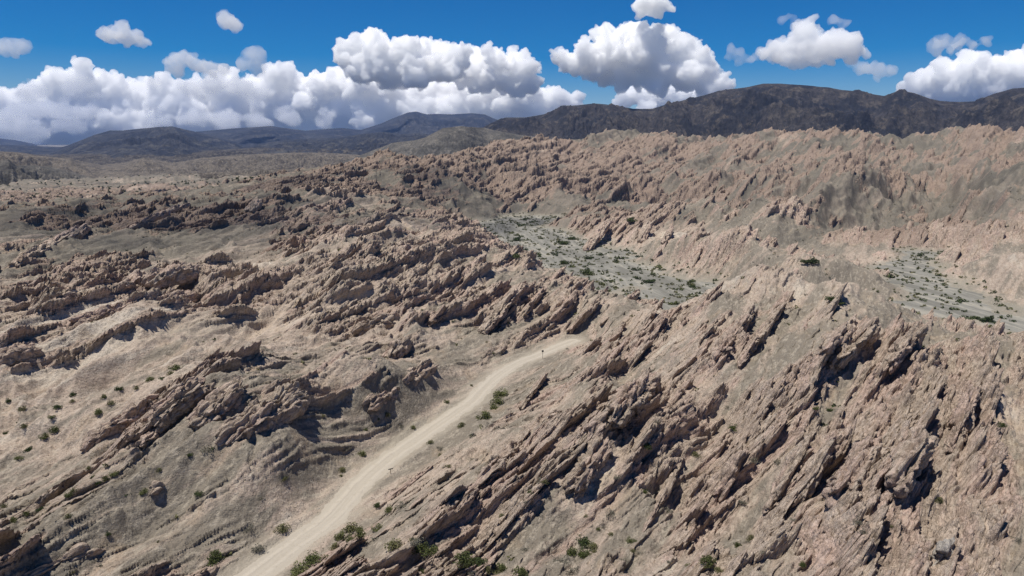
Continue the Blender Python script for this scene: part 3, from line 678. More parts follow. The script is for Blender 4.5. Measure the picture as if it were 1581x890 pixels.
cloud('ragged wisp attached to the left of the lone bright cumulus', L('1130,78,8 1145,82,8 1158,92,9 1168,88,7 1140,95,7 1122,88,5'), 16000, mfp_px=8, group=SMALL, seed=11)
cloud('tiny scrap of cloud above the lone bright cumulus', L('1285,36,7 1298,33,7 1308,36,6 1300,46,6'), 16500, mfp_px=8, group=SMALL, seed=12)
cloud('thin ragged cloudlet below and right of the lone bright cumulus', L('1308,100,6 1325,105,8 1340,108,8 1358,110,8 1375,110,6 1352,120,6'), 17000, mfp_px=7, group=SMALL, seed=13)
cloud('small broken cloud high over the right shoulder of the dark range', L('1443,72,8 1455,66,9 1468,74,7 1485,66,8 1492,60,6 1505,72,7 1522,68,6 1450,78,7'), 16000, mfp_px=7, group=SMALL, seed=14)
cloud('faint shred of cloud near the top edge, above the lone bright cumulus', L('1210,30,6 1220,24,5 1224,32,5'), 16000, mfp_px=14, group=SMALL, seed=15)
cloud('small wedge shaped cloud high above the left tower', L('178,54,11 190,56,12 202,60,11 215,63,9 228,67,6 170,62,8'), 15000, mfp_px=4, group=SMALL, vox_px=1.6, seed=16)
cloud('small round cloud close to the top edge', L('350,30,9 360,34,9 368,40,7 342,28,6'), 15000, mfp_px=6, group=SMALL, seed=17)
cloud('small flat cloud hanging just over the middle of the cloud bank', L('290,95,10 300,98,10 312,102,9 326,106,8 338,110,6 275,100,8 262,103,6'), 15500, mfp_px=4.5, group=SMALL, vox_px=1.6, seed=18)
cloud('pair of merged cloudlets between two larger clouds', L('378,98,7 388,97,7 398,103,6 385,86,5 396,88,5'), 15500, mfp_px=7, group=SMALL, seed=19)
cloud('pale cloud cut off by the left edge of the picture', L('-12,75,12 5,72,10 18,76,9 32,78,7 44,77,6'), 15000, mfp_px=6, group=SMALL, seed=20)
cloud('faint grey shred of cloud resting above the left cloud bank', L('222,130,4 232,128,5 243,127,4'), 16000, mfp_px=9, group=SMALL, seed=21)
for lab, ls, d_, sd in (('flat grey layer of cloud low over the far left mountain', '-40,205,22 10,200,20 60,205,20 110,195,18', 20500, 31), ('thin grey cloud streak across the foot of the left tower', '20,172,14 60,168,16 100,172,16 140,176,14', 20000, 32),
        ('long flat cloud lying on the blue mountain ridge', '240,190,14 290,188,18 340,186,18 400,188,18 450,186,16 500,188,14', 19500, 33), ('dark small cloud in front of the left tower', '115,145,10 130,142,12 145,146,9', 19000, 34),
        ('grey cloud puff on the far left of the bank', '38,145,10 52,143,12 66,147,9', 19000, 35), ('flat based grey cloud in front of the middle bank', '300,140,14 330,136,18 365,140,18 395,146,14', 20500, 36)):
    cloud(lab, L(ls), d_, mfp_px=13, group='flat grey clouds in front of the bank', squash=.45, seed=sd)

# clouds overhead that shade parts of the land
def overhead(label, target, alt, size, mfp, sq=.35, sd=0):
    c = np.array(target, float) + np.array(sdir[:]) * (alt / sdir[2])
    R = np.random.RandomState(sd); V = []; Fc = []; o = 0; iv, fi = ICO[2]
    for i in range(26):
        a = R.uniform(0, 6.28); q = R.uniform(0, .75) ** .7
        rr = R.uniform(.18, .36) * (1 - .5 * q)
        ctr = np.array([math.cos(a) * q * size[0], math.sin(a) * q * size[1], R.uniform(0, .1) * size[0]])
        V.append(iv * np.array([rr * size[0], rr * size[1], rr * sq * min(size)]) + ctr); Fc.append(fi + o); o += len(iv)
    me = new_mesh('cloud_raw', np.concatenate(V), np.concatenate(Fc))
    ob = bpy.data.objects.new('tmp', me); COL.objects.link(ob)
    md = ob.modifiers.new('r', 'REMESH'); md.mode = 'VOXEL'; md.voxel_size = max(size) / 30
    dg = bpy.context.evaluated_depsgraph_get(); dg.update(); me2 = bpy.data.meshes.new_from_object(ob.evaluated_get(dg)); bpy.data.objects.remove(ob)
    n = len(me2.vertices); co = np.empty(n * 3, f32); me2.vertices.foreach_get('co', co); co = co.reshape(-1, 3)
    no = np.empty(n * 3, f32); me2.vertex_normals.foreach_get('vector', no); no = no.reshape(-1, 3)
    s_ = max(size) * .22
    co += no * ((np.abs(noise3(co / s_, sd)) * 2 - .4) * s_ * .35)[:, None]
    me2.vertices.foreach_set('co', co.ravel()); me2.name = 'cloud'; me2.update()
    m = cloud_material('overhead_cloud_vapour'); m.dens.default_value = 1.0 / mfp
    o = link('cloud', me2, m.m); o.location = c; tag(o, label, 'cloud', 'clouds overhead, out of the picture'); return o
def tgt(px, py, dep): return at_d(px, py, dep)
OV = [('white cloud overhead shading the left end of the dark range', (1000,175,3900), 2200, (420, 300), 18),
      ('white cloud overhead shading the summit of the dark range', (1195,140,3900), 2200, (330, 200), 18),
      ('white cloud overhead shading the right end of the dark range', (1560,165,3700), 2200, (420, 320), 18),
      ('white cloud overhead shading the crest of the blue mountain', (240,205,7800), 2600, (520, 260), 15),
      ('white cloud overhead shading the far foothills', (400,222,7000), 2600, (400, 220), 15),
      ('white cloud overhead shading the pale peak', (600,200,8500), 2700, (450, 260), 18),
      ('white cloud overhead shading the dark hills at the far left', (85,264,1850), 1400, (430, 200), 8),
      ('small white cloud overhead shading a dip beyond the left crests', (330,277,1150), 1100, (120, 80), 5),
      ('thin cloud overhead shading the slopes behind the left crest', (300,350,400), 900, (190, 110), 60),
      ('thin cloud overhead shading the rock ribs left of the river bed', (560,290,600), 1000, (180, 170), 60)]
for i, (lab, t_, alt, size, mfp) in enumerate(OV):
    overhead(lab, tgt(*t_), alt, size, mfp, sd=50 + i)
# ------------------------------------------------------------------ the standing rock ribs one can point to
M_ROCK = None
def make_rock(name, pale=False):
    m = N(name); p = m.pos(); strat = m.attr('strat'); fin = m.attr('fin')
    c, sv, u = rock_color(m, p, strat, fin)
    if pale: c = m.mix(.75, c, (.52, .49, .44))
    vo = m.n('ShaderNodeTexVoronoi', feature='F1'); m.put(vo.inputs['Vector'], m.xyz(m.math('MULTIPLY', strat, 1.0), m.math('MULTIPLY', u, .4), m.math('MULTIPLY', m.sep(p)[2], .6))); vo.inputs['Scale'].default_value = 1.2
    h = m.math('ADD', m.noise(p, 1.0, 7, .72), m.math('MULTIPLY', m.noise(sv, 14.0, 4, .7), .6)); h = m.math('SUBTRACT', h, m.math('MULTIPLY', vo.outputs['Distance'], .6))
    return m.done(c, .93, m.bump(h, 1.0, .9), .12)
M_ROCK = make_rock('layered_rock'); M_PALE = make_rock('pale_rock', True)
def cube_grid(nx, ny, nz):
    """closed box surface grid in [-1,1]^3"""
    ids = {}; V = []; Fc = []
    def vid(i, j, k):
        t = (i, j, k)
        if t not in ids: ids[t] = len(V); V.append((2 * i / nx - 1, 2 * j / ny - 1, 2 * k / nz - 1))
        return ids[t]
    for i in range(nx):
        for j in range(ny):
            Fc.append((vid(i, j, 0), vid(i, j + 1, 0), vid(i + 1, j + 1, 0), vid(i + 1, j, 0))); Fc.append((vid(i, j, nz), vid(i + 1, j, nz), vid(i + 1, j + 1, nz), vid(i, j + 1, nz)))
    for i in range(nx):
        for k in range(nz):
            Fc.append((vid(i, 0, k), vid(i + 1, 0, k), vid(i + 1, 0, k + 1), vid(i, 0, k + 1))); Fc.append((vid(i, ny, k), vid(i, ny, k + 1), vid(i + 1, ny, k + 1), vid(i + 1, ny, k)))
    for j in range(ny):
        for k in range(nz):
            Fc.append((vid(0, j, k), vid(0, j, k + 1), vid(0, j + 1, k + 1), vid(0, j + 1, k))); Fc.append((vid(nx, j, k), vid(nx, j + 1, k), vid(nx, j + 1, k + 1), vid(nx, j, k + 1)))
    return np.array(V, f32), np.array(Fc, np.int32)
WHAT = np.array((CT, -ST, 0.0))
def outcrop(label, a, b, rise, thick, dip=50, over=1.0, sink=1.5, mat=None, seed=0, rough=1.0, taper=.25, group='standing rock ribs', lean=True):
    """slab between two surveyed points; rise = height along the bedding plane, thick = bed thickness (m)"""
    A, B = hit(*a), hit(*b)
    if A is None or B is None: print('no ground for', label); return
    ax = B - A; L = float(np.linalg.norm(ax)) * over; uh = ax / np.linalg.norm(ax)
    wh = np.cross(uh, (0, 0, 1.0)); wh /= np.linalg.norm(wh)
    if wh[0] < 0: wh = -wh
    d = math.radians(dip); vh = wh * math.cos(d) + np.array((0, 0, 1.0)) * math.sin(d); nh = np.cross(uh, vh); nh /= np.linalg.norm(nh)
    if nh[2] < 0: nh = -nh
    dist = float(np.hypot(*((A + B) / 2)[:2])); st = max(.16, dist * .0016)
    tot = rise + sink
    nx, ny, nz = [int(np.clip(s / st, 6, lim)) for s, lim in ((L, 220), (tot, 70), (thick, 60))]
    V, Fc = cube_grid(nx, ny, nz)
    e = 5.0
    nrm = (np.abs(V) ** e).sum(1) ** (1 / e); V = V / np.maximum(nrm, 1e-6)[:, None]
    l = V[:, 0]; hgt = (V[:, 1] + 1) / 2; n = V[:, 2]
    env = 1 - taper * np.abs(l) ** 2.5 + .22 * noise2(l * L / 9, np.zeros_like(l), seed + 3) + .16 * noise2(l * L / 3, n * .6, seed + 4)
    P3 = np.stack([l * L / 2, (hgt * tot) * env - sink, n * thick / 2 * (1 - .35 * hgt * hgt)], 1)
    # broken top and ends, beds standing proud of each other
    q = P3.astype(f32)
    bedn = noise2(q[:, 2] / .9, q[:, 0] / 9, seed + 7)
    P3[:, 1] += (bedn * 1.3 + .5 * noise2(q[:, 2] / .35, q[:, 0] / 4, seed + 8)) * np.clip(hgt * 1.6 - .5, 0, 1) * rough * min(1, rise / 3)
    P3[:, 0] += (1.6 * noise2(q[:, 2] / 1.1, q[:, 1] / 2, seed + 9)) * np.abs(l) ** 4 * rough
    for s_, am in ((4.5, .7), (2.0, .5), (.9, .3), (.42, .13)):
        if s_ < st * 1.5: continue
        k = np.stack([q[:, 0] / (s_ * 1.8), q[:, 1] / s_, q[:, 2] / (s_ * .8)], 1)
        o1 = noise3(k, seed + s_); o2 = 1 - np.abs(noise3(k * .9, seed + 50 + s_)) * 2
        dsp = (o1 * .6 + .5 * (o2 - .5)) * am * rough * min(1, thick / 2.5)
        dirn = V / np.maximum(np.linalg.norm(V, axis=1), 1e-6)[:, None]
        P3 += dirn * dsp[:, None]
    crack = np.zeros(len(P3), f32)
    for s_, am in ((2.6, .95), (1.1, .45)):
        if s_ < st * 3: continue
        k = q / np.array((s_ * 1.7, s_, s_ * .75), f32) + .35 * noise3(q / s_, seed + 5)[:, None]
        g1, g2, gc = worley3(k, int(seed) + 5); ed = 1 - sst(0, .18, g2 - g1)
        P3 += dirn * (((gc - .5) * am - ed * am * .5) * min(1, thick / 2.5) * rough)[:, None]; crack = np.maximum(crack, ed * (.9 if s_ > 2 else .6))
    W = P3[:, :1] * uh + P3[:, 1:2] * vh + P3[:, 2:3] * nh
    org = (A + B) / 2
    we = (P3[:, 2] * 1.3 + seed * 3.1)
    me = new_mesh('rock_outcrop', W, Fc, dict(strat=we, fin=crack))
    o = link('rock_outcrop', me, mat or M_ROCK); o.location = org
    return tag(o, label, 'rock outcrop', group)
OUT = [
 ('long low rock rib, leftmost of the row on the left slope', (128,692), (240,612), 3.0, 3.2, 40),
 ('blocky tan rock rib, second of the row on the left slope', (228,652), (318,592), 3.6, 4.6, 40),
 ('dark fronted rock rib, third of the row on the left slope', (298,655), (374,600), 4.0, 4.4, 42),
 ('big fractured crag at the upper end of the row on the left slope', (350,680), (468,606), 3.8, 6.0, 48),
 ('small broken rock lump under the first rib of the row', (212,688), (240,668), 1.8, 2.0, 45),
 ('lone round topped boulder jutting from the smooth left slope', (234,756), (254,746), 1.8, 2.0, 45),
 ('dark cracked ledge running out of the lower left corner', (40,888), (172,836), 1.5, 1.8, 35),
 ('long slab with a black undercut on the grey slope left of the road', (566,628), (668,562), 3.8, 4.2, 45),
 ('rounded lumpy rock at the head of the grey slope left of the road', (600,548), (630,524), 3.0, 3.5, 50),
 ('fractured rib ending in a dark nose, right of the road', (738,742), (850,636), 3.2, 3.4, 52),
 ('small dark wedge of rock just below the dark nosed rib', (712,768), (740,750), 1.5, 1.6, 50),
 ('massive pale slab with a deep shadow along its right side', (872,762), (928,688), 4.6, 5.0, 58),
 ('chunky leaning block above the massive pale slab', (940,645), (1000,590), 4.6, 5.6, 58),
 ('rough rock step between the pale slab and the leaning block', (905,672), (930,648), 2.6, 3.0, 55),
 ('flat dark faced blade of rock standing right beside the road', (806,628), (838,580), 3.6, 1.6, 60),
 ('thin long blade of rock falling away from the ridge to the gully', (988,818), (1056,700), 2.2, 1.3, 60),
 ('first tall slab of the crag above the gully in the lower right', (1106,770), (1140,715), 3.6, 2.6, 62),
 ('widest slab of the crag in the lower right, split by black gaps', (1180,792), (1240,700), 5.0, 3.2, 62),
 ('narrow slab squeezed between black gaps in the lower right crag', (1222,785), (1270,700), 5.0, 2.2, 64),
 ('knobbly crown of the crag in the lower right', (1290,770), (1345,690), 4.8, 5.0, 66),
 ('steep slab forming the right flank of the lower right crag', (1372,760), (1415,690), 4.6, 3.4, 66),
 ('dark hollowed block below the right hand ridge', (1468,690), (1492,610), 4.0, 3.0, 68),
 ('toothed group of fins over black hollows near the ridge crest', (1283,570), (1345,510), 5.0, 4.4, 62),
 ('fin over a dark hollow, left of the toothed fins', (1262,548), (1290,515), 4.0, 2.6, 60),
 ('broken fins standing right of the toothed group', (1368,572), (1412,515), 4.0, 3.4, 64),
 ('long smooth sided slab on the slope above the leaning block', (1100,560), (1160,480), 4.0, 3.4, 60),
 ('short slab on the slope right of the smooth sided slab', (1140,560), (1205,470), 3.6, 2.6, 60),
 ('twin pointed fin standing up where the road goes out of sight', (925,502), (984,455), 7.0, 3.6, 58),
 ('thin leaning fin right of the twin pointed one', (988,508), (1010,478), 5.0, 1.8, 60),
 ('low fin just below the end of the road', (875,512), (918,466), 4.4, 3.0, 55),
 ('long straight slab with an even black underside, centre of the picture', (742,512), (806,440), 5.0, 4.4, 50),
 ('parallel slab left of the long straight one', (660,500), (742,440), 4.4, 4.0, 48),
 ('dark topped slab at the crest above the river bed', (700,436), (744,394), 4.6, 4.0, 50),
 ('narrow tilted slab between the straight slab and the low fin', (802,486), (840,446), 4.4, 2.4, 52),
 ('slab ending in a dark overhang on the crest left of centre', (545,515), (600,495), 3.4, 3.8, 45),
 ('long undercut wall of rock across the pink slope on the left', (112,500), (300,458), 4.4, 5.0, 40),
 ('brown block with a shadowed foot at the left edge', (-10,565), (62,540), 4.0, 4.6, 40),
 ('broad dark ledge high on the left, under the plain', (20,410), (132,350), 6.0, 6.0, 38),
 ('dark ribbed outcrop in the grey hollow on the left', (226,440), (300,418), 6.0, 6.0, 45),
 ('low dark outcrop beside the ribbed one', (195,440), (222,426), 3.0, 4.0, 45),
 ('long dark slab crossing the hollow above the ribbed outcrop', (200,350), (290,312), 4.0, 3.0, 40),
 ('knotted dark crag on the ridge left of centre', (380,325), (400,312), 6.0, 6.0, 50),
 ('tall fins on the spur dividing the river bed', (900,385), (935,345), 6.0, 9.0, 55),
 ('dark edged fins at the right of the dividing spur', (985,372), (1003,345), 6.0, 8.0, 58),
 ('row of steep fins at the right bank of the river bed', (1020,375), (1035,352), 7.0, 5.0, 58),
]
for i, t in enumerate(OUT):
    lf = t[1][0] < 620
    outcrop(t[0], t[1], t[2], t[3] * (.68 if lf else .72), t[4] * (1.0 if lf else .75), t[5] + (14 if lf else 0), seed=200 + 3 * i)
outcrop('whitish weathered boulder low in the right corner', (1446,868), (1462,842), 2.0, 2.2, 60, mat=M_PALE, seed=900)
# ------------------------------------------------------------------ shrubs
def leaf_mat(name, a, b):
    m = N(name); oi = m.n('ShaderNodeObjectInfo'); p = m.pos()
    f = m.math('ADD', m.math('MULTIPLY', oi.outputs['Random'], .6), m.math('MULTIPLY', m.noise(p, 2.5, 2), .6))
    return m.done(m.mix(m.ramp(f, .2, .9), a, b), .8, None, .15)
LM = {'green': leaf_mat('green_leaf', (.050, .062, .020), (.11, .118, .045)), 'olive': leaf_mat('olive_leaf', (.080, .082, .034), (.135, .130, .060)),
      'grey': leaf_mat('grey_twig', (.105, .100, .078), (.165, .155, .12)), 'dark': leaf_mat('dark_leaf', (.030, .045, .016), (.062, .078, .030))}
_m = N('bark'); M_BARK = _m.done((.09, .07, .05), .95)
RS = np.random.RandomState(77)
def foliage_mesh(nleaf, size, squash, clumps, seed):
    R = np.random.RandomState(seed); C = R.normal(size=(clumps, 3)); C /= np.linalg.norm(C, axis=1)[:, None]; C *= R.uniform(.25, .8, (clumps, 1)); C[:, 2] = np.abs(C[:, 2])
    rad = R.uniform(.22, .42, clumps)
    k = R.randint(0, clumps, nleaf); d = R.normal(size=(nleaf, 3)); d /= np.linalg.norm(d, axis=1)[:, None]
    c = C[k] + d * (rad[k] * R.uniform(.4, 1.05, nleaf) ** .6)[:, None]
    c[:, 2] = np.maximum(c[:, 2], .02) * squash
    a = R.normal(size=(nleaf, 3)); a /= np.linalg.norm(a, axis=1)[:, None]; b = np.cross(a, R.normal(size=(nleaf, 3))); b /= np.linalg.norm(b, axis=1)[:, None]
    s = size * R.uniform(.6, 1.3, (nleaf, 1))
    V = np.concatenate([c - a * s, c + b * s * .6, c + a * s, c - b * s * .6], 1).reshape(-1, 3)
    return V, np.arange(nleaf * 4).reshape(-1, 4), C
def stems_mesh(C, squash):
    V = []; Fc = []
    for c in C[:9]:
        e = np.array([c[0], c[1], max(c[2], .2) * squash]) * .9; s = .02
        o = len(V); p = np.cross(e, (0, 0, 1.0)); p = p / (np.linalg.norm(p) + 1e-6) * s; q = np.cross(e, p); q = q / (np.linalg.norm(q) + 1e-6) * s
        for t, w in ((np.zeros(3), 1.0), (e * .5 + np.array((0, 0, .04)), .7), (e, .3)):
            for g in (p, q, -p, -q): V.append(t + g * w)
        for r in (0, 4):
            for i in range(4): Fc.append((o + r + i, o + r + (i + 1) % 4, o + r + 4 + (i + 1) % 4, o + r + 4 + i))
    return np.array(V), np.array(Fc)
VAR = {}
for kind, spec in {'green': (900, .075, .85, 16), 'olive': (650, .07, .8, 14), 'grey': (420, .06, .65, 12), 'dark': (1100, .075, .8, 18)}.items():
    VAR[kind] = []
    for v in range(4):
        V, Fc, C = foliage_mesh(*spec, seed=300 + v * 7 + len(kind)); SV, SF = stems_mesh(C, spec[2])
        fm = new_mesh('foliage', V, Fc, smooth=False); fm.materials.append(LM[kind])
        sm = new_mesh('stems', SV, SF, smooth=False); sm.materials.append(M_BARK)
        # a small bush for the distance: fewer leaves, one mesh
        V2, F2, _ = foliage_mesh(150, .15, spec[2], 8, seed=500 + v + len(kind)); sm2 = new_mesh('shrub', V2, F2, smooth=False); sm2.materials.append(LM[kind])
        VAR[kind].append((fm, sm, sm2))
NSH = 0
def shrub(pos, r, kind, label, group, name='shrub', parts=True, cat='shrub', hz=1.0):
    global NSH
    NSH += 1
    fm, sm, s2 = VAR[kind][RS.randint(4)]
    if parts:
        o = bpy.data.objects.new(name, None); COL.objects.link(o); o.empty_display_size = .2
        for nm, me in (('foliage', fm), ('stems', sm)):
            c = bpy.data.objects.new(nm, me); COL.objects.link(c); c.parent = o
    else:
        o = bpy.data.objects.new(name, s2); COL.objects.link(o)
    o.location = Vector(pos) - Vector((0, 0, .06)); o.rotation_euler = (0, 0, RS.uniform(0, 6.28)); o.scale = (r, r * RS.uniform(.8, 1.2), r * hz * RS.uniform(.85, 1.15))
    return tag(o, label, cat, group)
def at_px(px, py, dia_px, kind, label, group, **kw):
    p = hit(px, py)
    if p is None: return
    dep = p[1] * CP - (p[2] - CAM_H) * SP
    shrub(p, dia_px / 2 * 1.6 * dep / F, kind, label, group, **kw)
RSD = 'shrubs beside the road'
NAMED = [(334,860,24,'green','large round green shrub standing alone left of the road near the bottom edge'), (438,817,18,'olive','yellowish shrub at the foot of the pale cone, left of the road'),
 (389,814,16,'grey','dull tuft at the bottom left of the pale cone'), (399,845,20,'grey','grey twiggy tuft close to the left edge of the road'),
 (482,864,26,'green','widest green shrub right beside the road at the bottom'), (460,883,24,'green','dark green shrub at the very bottom, right edge of the road'),
 (546,814,24,'olive','open pale green shrub above the group right of the road'), (522,829,17,'green','green shrub left of the pair beside the road'),
 (516,842,12,'olive','small olive bush under the road side pair'), (539,831,14,'green','small green shrub right of the pair beside the road'),
 (580,814,14,'green','compact green bush at the bend of the small wash'), (559,824,12,'green','low bush between the wash and the road side pair'),
 (598,787,15,'green','dark bush halfway up the small wash'), (580,778,11,'dark','small dark bush nearest the pale wash bank'), (619,780,13,'grey','grey bush right of the halfway bush'),
 (611,840,24,'olive','flat olive shrub, left end of the row at the bottom'), (637,836,22,'grey','blue grey shrub, second of the row at the bottom'),
 (650,848,26,'green','broad green shrub, third of the row at the bottom'), (668,850,20,'green','green shrub at the right end of the row'),
 (715,868,26,'green','spreading green shrub at the bottom edge, below the pale rock streaks'), (741,866,18,'dark','dark shrub in the bottom group'), (752,878,16,'olive','olive shrub at the lower right of the bottom group'),
 (773,879,18,'green','round shrub just right of the bottom group'), (804,886,20,'green','half hidden shrub cut by the bottom edge'),
 (745,642,18,'green','green shrub on the right bank where the road bends'), (710,656,14,'olive','low olive shrub at the road bend'), (667,680,11,'olive','small shrub under the road bend'),
 (767,621,16,'green','green shrub over the road bend'), (773,608,18,'green','tallest shrub of the clump over the road bend'), (760,628,12,'green','small bush in the clump over the bend'),
 (902,834,20,'dark','dark green shrub at the foot of the whitish rock'), (919,845,16,'olive','yellow green shrub beside the dark one at the whitish rock'), (900,855,18,'green','green bush in front of the whitish rock'),
 (880,853,16,'green','bush left of the whitish rock group'), (867,863,18,'grey','grey green bush, lowest of the whitish rock group'), (885,880,26,'grey','wide grey shrub at the bottom edge, below the whitish rock group'),
 (999,687,14,'dark','single dark shrub on the gravel slope below the leaning block'), (949,734,15,'grey','blue grey bush on the gravel slope'), (943,792,15,'grey','grey bush low on the gravel slope'),
 (1032,786,14,'grey','grey bush under the thin rock blade'), (1164,708,16,'grey','grey bush above the lower right crag'), (1201,712,14,'grey','grey green bush in the cleft of the lower right crag'),
 (1283,630,9,'dark','tiny dark bush on the rock slope at the right'), (1322,805,14,'grey','grey bush below the knobbly crown'), (1335,821,14,'grey','second grey bush below the knobbly crown'),
 (1094,870,20,'green','green bush at the bottom edge in the gully'), (1107,879,14,'olive','yellowish bush at the bottom edge in the gully'), (1144,773,13,'grey','grey bush at the top of the gully'),
 (82,662,13,'green','rounded green shrub by the pale track on the left'), (539,693,16,'grey','grey tuft on the bare slope left of the road'), (531,727,14,'olive','pale green tuft below the bare slope'),
 (319,692,18,'grey','grey feathery tuft below the rock row'), (830,740,13,'grey','dull bush on the slope right of the dark nosed rib'), (841,742,10,'olive','small olive bush right of the dull one')]
for px, py, d, k, lab in NAMED: at_px(px, py, d, k, lab, RSD if px < 860 else 'shrubs on the right hand slopes')
LEFT = [(76,642),(115,606),(115,616),(161,610),(185,599),(208,597),(232,585),(249,583),(260,575),(273,567),(6,667),(39,657),(70,675),(89,627),(174,623),(152,636),(15,616),(35,630),(26,706),(45,692),
 (111,757),(104,764),(152,742),(163,738),(174,732),(296,700),(247,725),(223,758),(168,823),(106,797),(43,792),(306,761),(139,723),(20,800),(60,785),(8,780)]
for i, (px, py) in enumerate(LEFT): at_px(px, py, RS.uniform(7, 12), ('green', 'dark', 'olive')[i % 3], 'small dark shrub dotting the gullies at the left', 'shrubs in the left gullies')
MID = [(684,719),(695,718),(726,706),(817,757),(810,773),(902,795),(932,811),(923,814),(964,862),(978,849),(1030,864),(997,758),(941,703),(771,794),(678,691),(639,658),(730,885),(600,640),(620,655),(560,700),(590,600),(500,640),
 (1121,627),(1262,632),(1223,801),(1377,810),(1570,831),(1546,657),(1060,640),(1075,700),(1015,650),(1130,660),(1500,790),(1450,770),(1180,850),(1240,870)]
for i, (px, py) in enumerate(MID): at_px(px, py, RS.uniform(6, 12), ('grey', 'olive', 'grey', 'green')[i % 4], 'small dull bush scattered on the gravel slopes', 'bushes scattered on the gravel slopes')
RIV = [(905,420,19,'large dark tree at the near edge of the river bed'), (794,368,14,'dark tree at the left of the river bed'), (870,405,13,'dark tree left of the biggest one'), (796,395,13,'dark tree at the rocky near bank'),
 (868,375,13,'dark tree in the middle of the river bed'), (881,367,12,'dark tree close under the dividing spur'), (971,338,12,'dark tree on the far arm of the river bed'), (1001,433,14,'tree near the right end of the river bed'),
 (1069,440,9,'small dark tree at the narrow right end of the river bed'), (1522,492,19,'wide dark tree at the right edge of the side valley'), (1258,402,16,'dark thicket tree under the grey hill'), (1243,403,12,'smaller tree left of the thicket under the grey hill'),
 (1282,461,14,'dark tree where the side valley narrows'), (1298,466,10,'small tree beside the one in the narrows')]
for px, py, d, lab in RIV: at_px(px, py, d, 'dark', lab, 'dark trees on the river beds', name='small_tree', cat='tree', hz=.9)
# scattered ones: on the beds first, then low growth over the gravel
vis = np.nonzero((fx_ > 0) & (fx_ < W0) & (fy_ > 200) & (fy_ < H0) & (dp_ < 1200))[0]
bedv = A_bed.ravel()[vis]; rockv = A_rock.ravel()[vis]; roadv = A_road.ravel()[vis]
def pick(mask, n):
    """area weighted choice of sheet points"""
    c = vis[mask]; rr = np.hypot(XF[c], YF[c]); w = rr * rr; w = w / w.sum()
    return RS.choice(c, n, replace=False, p=w)
clump = lambda i: noise2(XF[i] / 30, YF[i] / 30, 222)
bm = bedv < 3; cl = clump(vis)
c1 = pick(bm & (cl > -.25), 128)
for i in c1:
    far_ = YF[i]; sd = XF[i] > 150 and YF[i] < 330
    shrub((XF[i], YF[i], ZF[i]), RS.uniform(1.5, 3.8), 'dark' if RS.rand() < .6 else 'green', 'small dark shrub dotted over the side valley floor' if sd else 'small dark shrub dotted over the grey river bed',
          'shrubs on the side valley floor' if sd else 'shrubs on the river bed', parts=False, hz=.75)
rd_ = pick((roadv > 2.8) & (roadv < 8) & (fx_[vis] < 900), 15)
for i in rd_: shrub((XF[i], YF[i], ZF[i]), RS.uniform(.45, .9), ('olive', 'grey', 'green')[RS.randint(3)], 'small dusty shrub scattered along the verge of the road', 'small shrubs on the verge')
bt = pick((fy_[vis] > 800) & (fx_[vis] > 450) & (fx_[vis] < 1180) & (roadv > 3), 14)
for i in bt: shrub((XF[i], YF[i], ZF[i]), RS.uniform(.5, 1.0), ('olive', 'grey', 'green')[RS.randint(3)], 'shrub in the wash along the bottom of the picture', 'shrubs in the near wash')
print('shrubs', NSH)
def scrub(name, idx, rlo, rhi, kinds, leaves, label, size=.2):
    base = [foliage_mesh(leaves, size, .7, 5, 900 + k)[0] for k in range(5)]
    for ki, kd in enumerate(kinds):
        V = []
        for i in idx[ki::len(kinds)]:
            r = RS.uniform(rlo, rhi); a = RS.uniform(0, 6.28); b = base[RS.randint(5)] * r
            c, s = math.cos(a), math.sin(a)
            V.append(np.stack([b[:, 0] * c - b[:, 1] * s + XF[i], b[:, 0] * s + b[:, 1] * c + YF[i], b[:, 2] + ZF[i] - .05], 1))
        V = np.concatenate(V); me = new_mesh(name, V, np.arange(len(V)).reshape(-1, 4), smooth=False)
        o = link(name, me, LM[kd]); tag(o, label[ki], kind='stuff')
beds_idx = pick((bedv < 9), 1700)
scrub('bed_scrub', beds_idx, .7, 2.0, ('dark', 'olive'), 40, ('low dark scrub covering the river beds', 'low olive scrub covering the river beds'))
gr = (rockv < .4) & (roadv > 5) & (bedv > 4)
cg = noise2(XF[vis] / 40, YF[vis] / 40, 333)
sl = pick(gr & (cg > -.1), 5200)
scrub('slope_scrub', sl, .35, 1.1, ('grey', 'dark', 'olive'), 26, ('grey low scrub on the slopes', 'dark low scrub on the slopes', 'olive low scrub on the slopes'), .22)
farv = np.nonzero((fx_ > -20) & (fx_ < 420) & (fy_ > 262) & (fy_ < 310) & (dp_ < 2600) & (dp_ > 700))[0]
vis = farv
fp = pick(np.ones(len(farv), bool), 1500)
scrub('plain_scrub', fp, 2.0, 5.0, ('dark',), 20, ('dark green scrub dotting the far plain at the left',), .3)

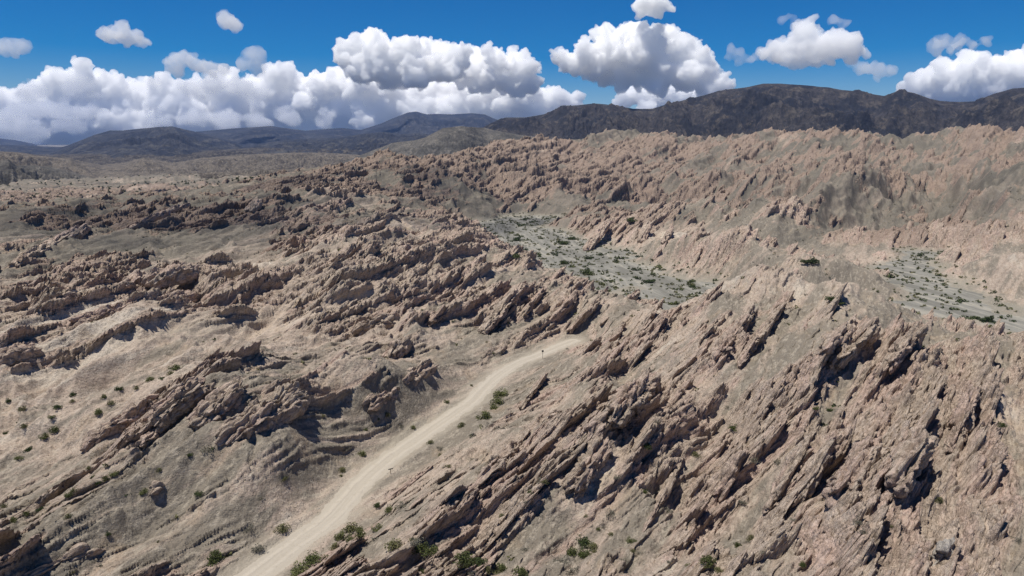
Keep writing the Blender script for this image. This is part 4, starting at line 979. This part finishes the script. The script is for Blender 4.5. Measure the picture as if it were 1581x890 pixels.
# ------------------------------------------------------------------ road side posts
_m = N('weathered_wood'); M_POST = _m.done(_m.mix(_m.ramp(_m.noise(_m.pos(), 9, 3), .3, .7), (.16, .12, .09), (.26, .21, .16)), .9)
_m = N('dark_sign_back'); M_SIGN = _m.done((.045, .045, .048), .6)
import bmesh
def box_part(name, size, loc, mat, parent, bevel=.01):
    bm = bmesh.new(); bmesh.ops.create_cube(bm, size=1.0)
    for v in bm.verts: v.co.x *= size[0]; v.co.y *= size[1]; v.co.z *= size[2]
    bmesh.ops.bevel(bm, geom=bm.edges[:], offset=bevel, segments=1, affect='EDGES')
    me = bpy.data.meshes.new(name); bm.to_mesh(me); bm.free(); me.materials.append(mat)
    o = bpy.data.objects.new(name, me); COL.objects.link(o); o.parent = parent; o.location = loc; return o
def post(px, py, h, board, label, cat, name, rz=0):
    p = hit(px, py); e = bpy.data.objects.new(name, None); COL.objects.link(e); e.location = p; e.rotation_euler = (0, 0, rz)
    box_part('post', (.09, .09, h + .5), (0, 0, h / 2 - .25), M_POST, e)
    box_part('sign_board', board, (0, -.09, h - board[2] / 2 + .04), M_SIGN, e)
    tag(e, label, cat)
post(835, 551, 2.2, (.5, .04, .5), 'small dark sign on a post at the right edge of the far road', 'road sign', 'road_sign')
post(604, 728, .95, (.8, .05, .16), 'low wooden marker with a cross board beside the road', 'marker', 'road_marker', .5)
# ------------------------------------------------------------------ haze: one closed box of thin air round everything on the ground
def box_mesh(name, a, b):
    V = [(x, y, z) for z in (a[2], b[2]) for y in (a[1], b[1]) for x in (a[0], b[0])]
    Fc = [(0, 2, 3, 1), (4, 5, 7, 6), (0, 1, 5, 4), (2, 6, 7, 3), (0, 4, 6, 2), (1, 3, 7, 5)]
    me = bpy.data.meshes.new(name); me.from_pydata(V, [], Fc); me.update(); return me
hm = N('haze_air'); vol = hm.n('ShaderNodeVolumePrincipled')
vol.inputs['Color'].default_value = (.33, .52, .98, 1); vol.inputs['Density'].default_value = 2.5e-5
vol.inputs['Anisotropy'].default_value = 0.0; hm.m.cycles.volume_sampling = 'DISTANCE'
hm.t.links.new(vol.outputs[0], hm.out.inputs['Volume'])
hz = link('haze', box_mesh('haze', (-17500, -17500, -140), (17500, 17500, 900)), hm.m)
tag(hz, kind='stuff')
